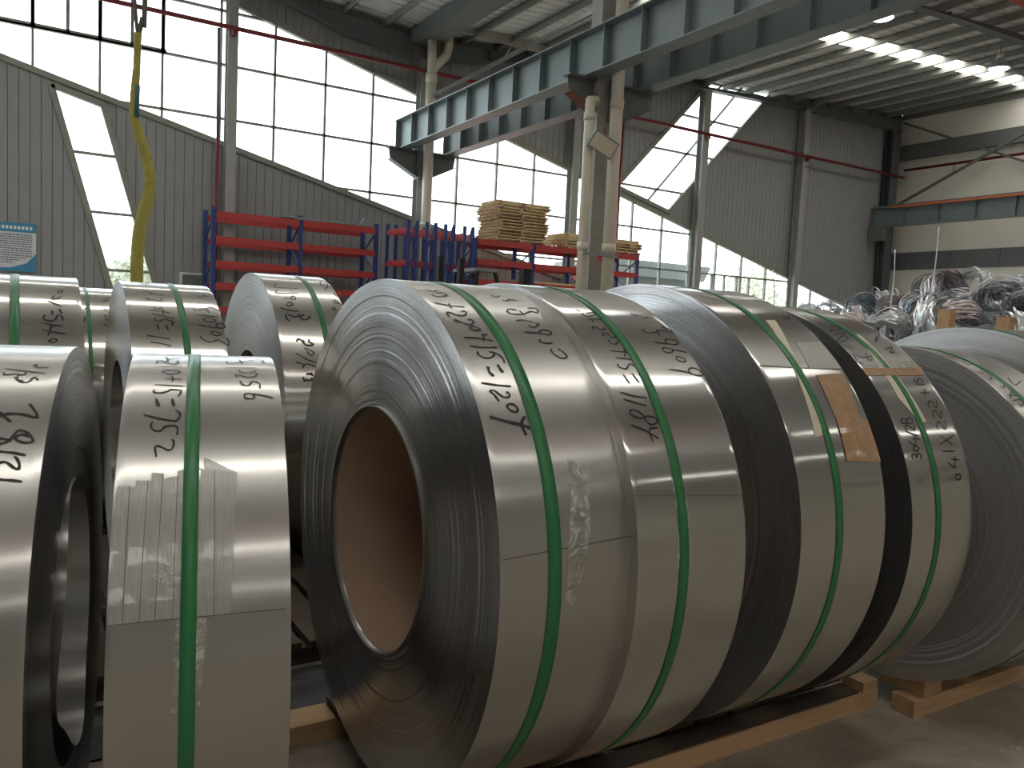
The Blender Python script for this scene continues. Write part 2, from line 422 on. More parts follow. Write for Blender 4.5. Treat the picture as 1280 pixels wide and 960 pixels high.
# roof: sheets between skylight strips, with ribs; purlins; rafters
SKYS = [(15.1, 15.9), (7.0, 7.8), (-1.1, -.3), (-9.2, -8.4), (-17.3, -16.5)]
spans = []; y = YB+.3
for a, c in SKYS: spans.append((c, y)); y = a
spans.append((YF-.3, y))
b = MB()
for sgn, x0, x1 in ((0, XL, VAL), (1, VAL, XR)):
    for a, c in spans:
        z0, z1 = roof_z(x0), roof_z(x1)
        b.prism([(x0, z0), (x1, z1), (x1, z1+.08), (x0, z0+.08)], 'y', a, c)
ceil = struct(b.build('ceiling', M['roof']))
b = MB()
for x0, x1 in ((XL, VAL-.05), (VAL+.05, XR)):
    y = YF+.2
    while y < YB:
        if not any(a-.03 < y < c+.03 for a, c in SKYS):
            z0, z1 = roof_z(x0), roof_z(x1)
            b.add([(x0, y, z0-.035), (x1, y, z1-.035), (x1, y+.07, z1-.035), (x0, y+.07, z0-.035), (x0, y-.04, z0+.01), (x1, y-.04, z1+.01), (x1, y+.11, z1+.01), (x0, y+.11, z0+.01)],
                  [(0,1,2,3), (0,4,5,1), (3,2,6,7)])
        y += .33
b.build('roof_rib', M['roof'], ceil)['kind'] = 'stuff'
for a, c in SKYS:
    for x0, x1 in ((XL, VAL-.4), (VAL+.4, XR)):
        z0, z1 = roof_z(x0), roof_z(x1)
        MB().prism([(x0, z0+.02), (x1, z1+.02), (x1, z1+.03), (x0, z0+.03)], 'y', a, c).build('skylight_sheet', M['skylight'], ceil)
        for q in (a, c):
            MB().bar((x0, q, z0+.02), (x1, q, z1+.02), .04, .14).build('skylight_curb', M['roof'], ceil)
px = XL+.5
while px < XR:
    if abs(px-VAL) > .5:
        z = roof_z(px)-.035
        m = MB(); m.box(px-.01, px+.01, YF, YB, z-.2, z); m.box(px-.07, px+.01, YF, YB, z-.2, z-.185); m.box(px-.01, px+.07, YF, YB, z-.015, z)
        m.build('purlin', M['purlin'], ceil)
    px += 1.15
MB().box(9.05, 9.75, YF, YB-.05, 8.45, 8.80).build('valley_gutter', M['steel_grey'], ceil)
def rafter(y):
    right = [(VAL+.25, 8.05), (13.3, 8.79), (20, 9.24), (25, 9.45), (31.1, 9.62)]
    left = [(VAL-.25, 8.05), (7.25, 8.28), (5.47, 8.77), (0, 9.15), (-8, 9.7), (XL+.2, 10.05)]
    for side in (right, left):
        for i in range(len(side)-1):
            (x0, z0), (x1, z1) = side[i], side[i+1]
            MB().prism([(x0, z0), (x1, z1), (x1, roof_z(x1)-.24), (x0, roof_z(x0)-.24)], 'y', y-.012, y+.012).build('rafter_web', M['steel_grey'], ceil)
            MB().bar((x0, y, z0), (x1, y, z1), .26, .03).build('rafter_flange', M['steel_grey'], ceil)
    for xx in (11.5, 14.6, 17.4, 20, 25):
        zz = [z for z in right]; 
        zb = next(side_z(right, xx) for _ in (0,))
        MB().box(xx-.008, xx+.008, y-.12, y+.12, zb, roof_z(xx)-.24).build('rafter_stiffener', M['steel_grey'], ceil)
        # knee stay from purlin to bottom flange
        MB().bar((xx+.4, y-.5, roof_z(xx)-.2), (xx+.4, y-.02, zb+.05), .05, .05).build('fly_brace', M['purlin'], ceil)
def side_z(pts, x):
    for i in range(len(pts)-1):
        if pts[i][0] <= x <= pts[i+1][0]:
            t = (x-pts[i][0])/(pts[i+1][0]-pts[i][0]); return pts[i][1]+t*(pts[i+1][1]-pts[i][1])
    return pts[-1][1]
for y in (20.80, 12.40, 3.9, -4.6, -13.1): rafter(y)

# ------------------------------------------------------------------ steel columns
def hcol(x, y, w, d, z1, label, mt='column_paint'):
    t = thing('steel_column', label, 'column', (x, y, 0))
    MB().box(-.008, .008, -d/2+.012, d/2-.012, .02, z1).build('web', M[mt], t)
    MB().box(-w/2, w/2, -d/2, -d/2+.014, .02, z1).build('flange', M[mt], t)
    MB().box(-w/2, w/2, d/2-.014, d/2, .02, z1).build('flange', M[mt], t)
    MB().box(-w/2-.08, w/2+.08, -d/2-.08, d/2+.08, 0, .025).build('base_plate', M[mt], t)
    return t
hcol(4.37, 20.72, .24, .3, 8.85, 'grey steel column on the glazed end wall, left of the racks')
endcol = hcol(9.44, 20.70, .30, .3, 8.02, 'grey steel column on the end wall carrying the crane beam ends')
hcol(14.6, 20.72, .26, .3, 8.85, 'grey steel column on the end wall just left of the free-standing middle column')
hcol(19.95, 20.72, .28, .3, 9.2, 'grey steel column crossing the slanted upper window')
hcol(25.05, 20.72, .26, .3, 9.4, 'grey steel column on the plain ribbed wall between slanted window and corner')
hcol(30.45, 20.70, .5, .34, 9.55, 'dark grey steel column in the far right corner of the hall', 'steel_dark')
mid = thing('steel_column', 'pale grey free-standing column under the crane beams, between two white pipes', 'column', (9.18, 12.3, 0))
MB().box(-.16, .16, -.16, .16, 0, 8.0).build('shaft', M['column_conc'], mid)
MB().box(-.26, .26, -.26, .26, 0, .03).build('base_plate', M['steel_grey'], mid)
def corbel(col, dy):
    t = link('bracket', MB().box(-.17, .17, -.18, .18, -.75, .0).mesh('bracket', M['steel_grey']), col, (9.42-col.location.x, dy, 5.55))
    for s in (-1, 1):
        MB().prism([(s*.17, -.72), (s*.95, -.32), (s*1.0, -.02), (s*.17, -.02)], 'y', -.01, .01).build('gusset_plate', M['steel_grey'], t)
        MB().bar((s*.17, 0, -.71), (s*.97, 0, -.31), .24, .02).build('lower_flange', M['rust'] if (s < 0 and col is mid) else M['steel_grey'], t)
        MB().box(min(s*.17, s*1.02), max(s*.17, s*1.02), -.13, .13, -.03, 0).build('top_plate', M['steel_grey'], t)
corbel(mid, 0); corbel(endcol, -.15)

# crane beams
def crane_beam(x, y0, y1, label, side=-1, ystep=1.02):
    t = thing('crane_beam', label, 'beam', (x, 0, 5.56))
    MB().box(-.01, .01, y0, y1, .02, .76).build('web', M['beam'], t)
    MB().box(-.17, .17, y0, y1, 0, .022).build('bottom_flange', M['beam'], t)
    MB().box(-.19, .19, y0, y1, .76, .785).build('top_flange', M['beam'], t)
    y = y1-.03
    first = None
    while y > y0:
        for s in (-1, 1):
            if first is None:
                first = MB().box(.01, .15, -.008, .008, .022, .76).mesh('stiffener', M['beam'])
            o = link('stiffener', first, t, (0, y, 0)); o.scale = (s, 1, 1)
        y -= ystep
    MB().box(-.035, .035, y0, y1, .785, .86).build('crane_rail', M['steel_grey'], t)
    return t
crane_beam(8.90, -18, 20.92, 'blue-grey crane runway beam with stiffeners, the nearer of the pair overhead')
crane_beam(10.22, -18, 20.66, 'blue-grey crane runway beam behind the nearer overhead beam')
cb = crane_beam(29.9, -18, 21.0-.05, 'dark blue-grey crane beam along the white right wall with orange rail', -1, 1.4)
MB().box(-.24, -.18, -18, 20.0, .70, .78).build('conductor_rail', M['rail_orange'], cb)
MB().box(-.32, .0, 20.3, 20.9, -.55, .02).build('end_bracket', M['steel_grey'], cb)

def bridge(x0, x1, y, z, label):
    t = thing('crane_bridge', label, 'crane', (0, y, z))
    MB().box(x0, x1, -.22, .22, .42, 1.1).build('box_girder', M['crane_red'], t)
    for x in (x0+.05, x1-.05): MB().box(x-.16, x+.16, -1.2, 1.2, -.13, .42).build('end_carriage', M['crane_red'], t)
bridge(10.3, 29.8, 7.75, 6.58, 'red bridge crane in the right bay, its corner at the upper right')
bridge(XL+.3, 8.8, -5.2, 6.58, 'red bridge crane in the left bay behind the camera')

# ------------------------------------------------------------------ pipes on the walls
t = thing('fire_pipe', 'dark red pipe running the full width of the end wall', 'pipe', (0, 20.47, 7.69))
MB().tube([(XL+.2, 0, 0), (31.0, 0, 0)], .055, 8).build('pipe_run', M['pipe_red'], t)
for xx in (4.37, 9.44, 14.6, 19.95, 25.05): MB().box(xx-.05, xx+.05, -.05, .095, -.16, -.05).build('pipe_clip', M['pipe_red'], t)
t = thing('fire_pipe', 'dark red pipe along the white right wall', 'pipe', (31.0, 0, 7.98))
MB().tube([(0, -20, 0), (0, 20.45, 0)], .055, 8).build('pipe_run', M['pipe_red'], t)
for yy in (18.4, 13.6, 9): MB().bar((0, yy, 0), (0, yy, -.45), .03, .03).build('pipe_hanger', M['steel_grey'], t)
t = thing('drop_pipe', 'thin red pipe dropping down the ribbed wall beside the left rack', 'pipe', (4.06, 20.6, 0))
MB().tube([(0, 0, 0), (0, 0, 5.1)], .04, 8).build('lower_pipe', M['pipe_red'], t)
MB().tube([(0, 0, 5.1), (-.02, 0, 7.66)], .035, 8).build('upper_pipe', M['steel_grey'], t)
t = thing('drop_pipe', 'thin dark red pipe dropping behind the middle column', 'pipe', (16.35, 20.6, 0))
MB().tube([(0, 0, 0), (0, 0, 7.6)], .04, 8).build('lower_pipe', M['pipe_red'], t)
t = thing('downpipe', 'white rainwater pipe on the end wall column with forked top', 'pipe', (9.47, 20.28, 0))
MB().tube([(0, 0, .02), (0, 0, 7.6)], .14, 14).build('main_pipe', M['pipe_white'], t)
MB().tube([(0, 0, 7.55), (.05, 0, 7.75), (.42, 0, 8.15), (.48, 0, 8.4), (.48, 0, 8.7)], .12, 12).build('branch_pipe', M['pipe_white'], t)
MB().tube([(0, 0, 7.55), (-.02, 0, 8.6)], .12, 12).build('straight_pipe', M['pipe_white'], t)
MB().tube([(0, 0, 7.35), (0, 0, 7.6)], .155, 14).build('coupling', M['pipe_white'], t)
MB().tube([(0, 0, 3.5), (0, 0, 3.62)], .155, 14).build('coupling', M['pipe_white'], t)
t = thing('downpipe', 'white rainwater pipe right of the middle column, rising to the roof', 'pipe', (9.275, 11.9, 0))
MB().tube([(0, 0, .02), (0, 0, 8.4)], .115, 14).build('main_pipe', M['pipe_white'], t)
for zz in (5.0, 2.4): MB().tube([(0, 0, zz), (0, 0, zz+.16)], .13, 14).build('coupling', M['pipe_white'], t)
t = thing('downpipe', 'white rainwater pipe left of the middle column, bent in at its top', 'pipe', (8.70, 11.93, 0))
MB().tube([(0, 0, .02), (0, 0, 4.95), (.03, .05, 5.06), (.2, .1, 5.1)], .09, 14).build('main_pipe', M['pipe_white'], t)
for zz in (4.7, 2.4): MB().tube([(0, 0, zz), (0, 0, zz+.14)], .105, 14).build('coupling', M['pipe_white'], t)
t = thing('pipe_clamp', 'small red-tagged metal clamp holding the pipes to the middle column', 'clamp', (9.02, 11.80, 2.34))
MB().box(-.42, .38, -.03, -.0, -.03, .03).build('strap', M['galv'], t); MB().box(-.1, 0, -.06, -.03, -.12, -.03).build('tag', M['rack_red'], t)
t = thing('floodlight', 'square grey floodlight tilted down beside the middle column', 'lamp', (8.86, 11.72, 4.28))
m = MB(); m.box(-.28, .28, -.05, .05, -.16, .16); fl = m.build('housing', M['galv'], t); fl.rotation_euler = (.5, .35, 0)
m = MB(); m.box(-.25, .25, -.058, -.05, -.13, .13); gl = m.build('lens', M['white_tape'], fl)
MB().bar((.1, .05, .05), (.22, .25, .35), .04, .04).build('arm', M['rust'], t)
t = thing('brace_rod', 'grey diagonal brace rod falling to the right on the white wall', 'brace'); MB().bar((30.9, 20.6, 9.9), (30.9, 13.2, 6.5), .09, .09).build('rod', M['steel_grey'], t)
t = thing('brace_rod', 'grey diagonal brace rod rising to the right on the white wall', 'brace'); MB().bar((30.75, 20.6, 6.5), (30.75, 13.2, 9.8), .09, .09).build('rod', M['steel_grey'], t)
t = thing('roof_tie', 'pale horizontal tie beam under the roof near the valley', 'beam'); MB().box(9.9, 16.5, 20.0, 20.12, 8.78, 8.98).build('tie', M['beam_light'], t)
t = thing('roof_brace', 'grey diagonal roof brace crossing above the nearer crane beam', 'brace'); MB().bar((9.5, 20.2, 7.0), (12.4, 13.5, 9.0), .08, .08).build('rod', M['steel_grey'], t)

# high bay lamps
for (x, y, lab) in ((17.96, 12.78, 'white high bay lamp hanging just right of the crane beams'), (23.74, 13.02, 'white high bay lamp hanging over the scrap side at far right')):
    t = thing('high_bay_lamp', lab, 'lamp', (x, y, 8.85), 0, 'high bay lamps')
    m = MB(); m.lathe([(.30, .10), (.22, .11), (.20, .16), (.06, .26), (0, .27)], 24); o = m.build('shade', M['lamp_shell'], t); o.rotation_euler = (0, -PI/2, 0)
    m = MB(); m.lathe([(.012, .255), (-.03, .2), (-.045, .001)], 24); o = m.build('lens', M['lens'], t); o.rotation_euler = (0, -PI/2, 0)
    m = MB(); m.lathe([(.30, .09), (.42, .09), (.42, .001)], 16); o = m.build('driver_box', M['white_paint'], t); o.rotation_euler = (0, -PI/2, 0)
    MB().bar((0, 0, .42), (0, 0, roof_z(x)-8.88), .015, .015).build('hanger', M['steel_grey'], t)

# ------------------------------------------------------------------ wall fittings
t = thing('notice_board', 'blue and white printed notice board on the ribbed wall at far left', 'poster', (-.28, YB-.03, 2.16))
MB().box(-.6, .6, -.02, 0, -.53, .53).build('sheet', M['poster_white'], t)
m = MB(); m.box(-.6, .6, -.026, -.021, .33, .53); m.prism([(.6, -.53), (.6, -.12), (.42, -.34), (.1, -.45), (-.6, -.48), (-.6, -.53)], 'y', -.026, -.021); m.build('blue_border', M['poster_blue'], t)
m = MB(); r3 = random.Random(3)
xx = -.5
while xx < .5:
    m.box(xx, xx+.05, -.029, -.026, .39, .46); xx += .075
m.build('title_print', M['poster_light'], t)
m = MB()
for k in range(13):
    zz = .27-k*.05; xx = -.54; end = .52-max(0, k-9)*.12
    while xx < end:
        l = r3.uniform(.02, .09); m.box(xx, min(xx+l, end), -.024, -.021, zz-.012, zz+.012); xx += l+.012
m.build('text_print', M['poster_text'], t)
t = thing('wall_box', 'white framed box on the ribbed wall left of the blue rack post', 'box', (3.6, YB-.06, 1.66))
MB().box(-.3, .3, -.06, .04, -.2, .2).build('frame', M['white_paint'], t); MB().box(-.24, .24, -.066, -.06, -.15, .15).build('cover', M['steel_grey'], t)

# ------------------------------------------------------------------ pallet racks
def rack_post(parent, x, y, h, w=.05):
    m = MB()
    m.box(x-w, x+w, y-.04, y+.04, 0, h)
    return m.build('upright', M['rack_blue'], parent)
def rack_row(label, xs, y, depth, levels, h, group, zoff=0):
    t = thing('pallet_rack', label, 'rack', (0, 0, 0), 0, group)
    for x in xs:
        for yy in (y, y+depth): rack_post(t, x, yy, h)
        m = MB(); n = 6
        for k in range(n):
            z0 = .2+k*(h-.4)/n; z1 = z0+(h-.4)/n
            a, b2 = (y+.03, y+depth-.03) if k % 2 == 0 else (y+depth-.03, y+.03)
            m.bar((x, a, z0), (x, b2, z1), .03, .03)
        m.build('lattice_brace', M['rack_blue'], t)
    for i in range(len(xs)-1):
        for z in levels:
            for yy in (y-.05, y+depth+.05):
                MB().box(xs[i]+.05, xs[i+1]-.05, yy-.025, yy+.025, z-.075, z+.075).build('beam', M['rack_red'], t)
    return t
rack_row('orange and blue empty pallet rack against the ribbed wall, left of the bend', [3.78, 5.78, 7.72], 19.45, .95, [.45, 1.0, 1.55, 2.05, 2.6, 3.16], 3.34, None)
for k, x in enumerate((7.92, 8.42, 8.92, 9.45)):
    t = thing('pallet_rack', ['leftmost','second from left','third from left','rightmost'][k]+' of the four narrow racks standing end-on with tall blue posts', 'rack')
    for xx in (x, x+.23):
        for yy in (17.95, 19.2): rack_post(t, xx, yy, 3.35, .032)
        for z in (1.55, 2.35, 3.12): MB().box(xx-.025, xx+.025, 17.99, 19.16, z-.06, z+.06).build('beam', M['rack_red'], t)
    m = MB()
    for j in range(5): m.bar((x+.03, 17.95, .3+j*.6), (x+.20, 17.95, .9+j*.6), .03, .03)
    for j in range(4): m.bar((x+.03, 17.95, .5+j*.8), (x+.20, 17.95, .5+j*.8), .03, .03)
    m.build('lattice_brace', M['rack_blue'], t)
rack_row('long orange and blue pallet rack carrying the pallet stacks by the glazing', [10.2, 12.0, 13.85, 15.7], 18.75, .95, [.8, 1.4, 2.05, 2.58, 3.1], 3.2, None)
t = thing('metal_sheet', 'bundle of thin metal lengths lying on top of the left rack', 'bundle', (5.9, 19.6, 3.24))
for k in range(7): MB().bar((-.2+.05*k, -.16+.11*k, .035), (1.62+.03*k, -.18+.11*k, .04+.012*(k % 3)), .07, .06).build('length', M['galv'], t)
MB().prism([(1.45, .07), (1.7, .07), (1.62, .2), (1.52, .24)], 'y', -.1, .1).build('bent_end', M['galv'], t)
t = thing('tarpaulin', 'crumpled dark sheet at the left end on top of the left rack', 'sheet', (5.55, 19.7, 3.26))
bm = bmesh.new(); bmesh.ops.create_icosphere(bm, subdivisions=3, radius=.16)
for v in bm.verts: v.co = Vector((v.co.x*1.3, v.co.y*1.2, abs(v.co.z)*.5))+Vector((rnd.uniform(-.012, .012),)*3)
me = bpy.data.meshes.new('cloth'); bm.to_mesh(me); bm.free(); me.materials.append(M['black']); link('cloth', me, t)
# goods on the long rack
for k, (x, z, c, l) in enumerate(((11.0, 2.15, 'galv', 'grey metal profile pack lying on the long rack, left bay'), (12.9, 2.15, 'pallet_wood', 'pale timber pack lying on the long rack, middle bay'), (14.6, 2.15, 'galv', 'grey metal profile pack lying on the long rack, right bay'))):
    t = thing('profile_pack', l, 'pack', (x, 19.2, z-.02))
    for j in range(6): MB().box(-.75, .75, -.4+j*.14, -.28+j*.14, 0, .05+.01*(j % 2)).build('length', M[c], t)

# wooden pallets, one thing each
def pallet_proto(w, d):
    t = thing('wooden_pallet', 'pale wooden pallet in the tall stack on top of the long rack', 'pallet', (0, 0, 0), 0, 'pallets stacked on the long rack')
    s = MB().box(-w/2, w/2, -.04, .04, 0, .018).mesh('deck_slat', M['pallet_wood'])
    bl = MB().box(-.04, .04, -d/2-.03, d/2+.03, 0, .05).mesh('bearer', M['wood'])
    for k in range(6): link('deck_slat', s, t, (0, -d/2+.05+k*(d-.1)/5, .05))
    for k in range(3): link('bearer', bl, t, (-w/2+.14+k*(w-.28)/2, 0, 0))
    return t
ORD = ['', 'second', 'third', 'fourth', 'fifth', 'sixth', 'seventh', 'eighth', 'ninth', 'tenth', 'eleventh', 'twelfth', 'thirteenth']
pp = pallet_proto(1.9, 1.0); first = True
def stack(x, y, z, n, w, label, group):
    global first
    for i in range(n):
        o = pp if first else copy_tree(pp); first = False
        o.location = (x+rnd.uniform(-.09, .09), y+rnd.uniform(-.05, .05), z+i*.083); o.scale = (w/1.9, 1, 1.2)
        n_ = n-1-i; o['label'] = ('topmost ' if n_ == 0 else 'bottom ' if i == 0 else ORD[n_]+' from top, ')+label; o['group'] = group
stack(11.6, 19.2, 3.18, 13, 1.75, 'pale wooden pallet of the tall stack on the long rack', 'pallets in the tall stack')
stack(13.75, 19.2, 3.18, 5, 1.6, 'pale wooden pallet of the low stack left of middle column', 'pallets in the low stack')
stack(15.3, 19.2, 3.18, 5, 1.0, 'pale wooden pallet of the short stack right of middle column', 'pallets in the short right stack')

# forklift seen over the coils
t = thing('forklift', 'dark forklift with black mast parked before the racks', 'forklift', (7.75, 14.0, 0))
for s in (-.22, .22): MB().box(-1.0+.22+s-.05, -1.0+.22+s+.05, -.3, -.18, .05, 2.2).build('mast_rail', M['black'], t)
MB().box(-1.0, -.55, -.28, -.2, 1.0, 1.12).build('mast_crossbar', M['black'], t)
for s in (-.35, .35): MB().box(-1.3, -.95, s-.05, s+.05, .06, .1).build('fork', M['black'], t)
m = MB(); m.prism([(-.5, .25), (.9, .25), (1.05, .6), (1.05, 1.0), (.45, 1.05), (.3, .75), (-.35, .75), (-.5, .95)], 'y', -.5, .5); m.build('body', M['truck_yellow'], t)
for a, b2 in (((-.42, -.45, .9), (-.3, -.45, 2.0)), ((-.42, .45, .9), (-.3, .45, 2.0)), ((.35, -.45, 1.0), (.08, -.45, 2.0)), ((.35, .45, 1.0), (.08, .45, 2.0))):
    MB().bar(a, b2, .06, .06).build('guard_post', M['black'], t)
MB().box(-.34, .12, -.5, .5, 1.98, 2.04).build('overhead_guard', M['galv'], t)
MB().box(.1, .5, -.25, .25, 1.05, 1.12).build('seat', M['black'], t); MB().box(.42, .5, -.25, .25, 1.1, 1.55).build('seat_back', M['black'], t)
for x in (-.3, .75):
    for s in (-.5, .5):
        m = MB(); m.lathe([(-.09, .001), (-.09, .24), (.09, .24), (.09, .001)], 20, False); o = m.build('wheel', M['black'], t, (x, s, .24)); o.rotation_euler = (0, 0, PI/2)
t = thing('rack_guard', 'black upright post standing before the long rack', 'post', (8.8, 14.0, 0)); MB().box(-.09, .09, -.09, .09, 0, 2.13).build('post', M['black'], t); MB().box(-.16, .16, -.16, .16, 0, .02).build('foot', M['black'], t)

# ------------------------------------------------------------------ hanging sling
t = thing('round_sling', 'long yellow-green lifting sling hanging down behind the left coils', 'sling', (.52, 4.6, 0))
pts = [(.0, 0, .75), (.0, 0, 1.05), (.0, 0, 1.3), (.012, 0, 1.45), (.05, 0, 1.62), (.055, 0, 1.72), (.03, 0, 1.84), (-.015, 0, 1.98), (-.022, 0, 2.08), (-.012, 0, 2.25), (-.008, 0, 2.42)]
def smooth(pts, k=5):
    P = [Vector(p) for p in pts]; out = []
    for i in range(len(P)-1):
        p0 = P[max(i-1, 0)]; p1 = P[i]; p2 = P[i+1]; p3 = P[min(i+2, len(P)-1)]
        for j in range(k):
            q = j/k; out.append(.5*((2*p1)+(p2-p0)*q+(2*p0-5*p1+4*p2-p3)*q*q+(3*p1-p0-3*p2+p3)*q**3))
    out.append(P[-1]); return out
sp = smooth(pts, 8); r = [.031 if p.z < 1.5 else .031-.013*min(1, (p.z-1.5)/.75)+.0012*rnd.uniform(-1, 1) for p in sp]
MB().tube(sp, r, 14).build('sling_body', M['sling'], t)
MB().tube(smooth([(-.008, 0, 2.40), (-.022, 0, 2.55), (-.028, .01, 2.8), (-.02, .01, 4.4)], 5), .009, 8).build('sling_leg', M['rope'], t)
MB().tube(smooth([(-.008, 0, 2.40), (.012, 0, 2.5), (.022, -.01, 2.62), (.03, -.01, 4.4)], 5), .012, 8).build('sling_leg', M['rope'], t)
MB().tube([(-.014, -.012, 2.0), (-.010, -.012, 2.16)], .014, 8).build('label_sleeve', M['sling_label'], t)
# the crane hook block that carries it, above the frame
t = thing('crane_hook', 'crane hook block carrying the yellow-green sling', 'hook', (.525, 4.6, 4.4))
MB().tube(smooth([(0, 0, .18), (.1, 0, .1), (.1, 0, -.02), (0, 0, -.07), (-.09, 0, 0)], 6), .03, 10).build('hook', M['steel_grey'], t)
MB().box(-.14, .14, -.1, .1, .18, .6).build('block', M['truck_yellow'], t)
for s in (-.08, .08): MB().tube([(s, 0, .6), (s, 0, roof_z(.5)-4.6)], .01, 6).build('wire_rope', M['black'], t)

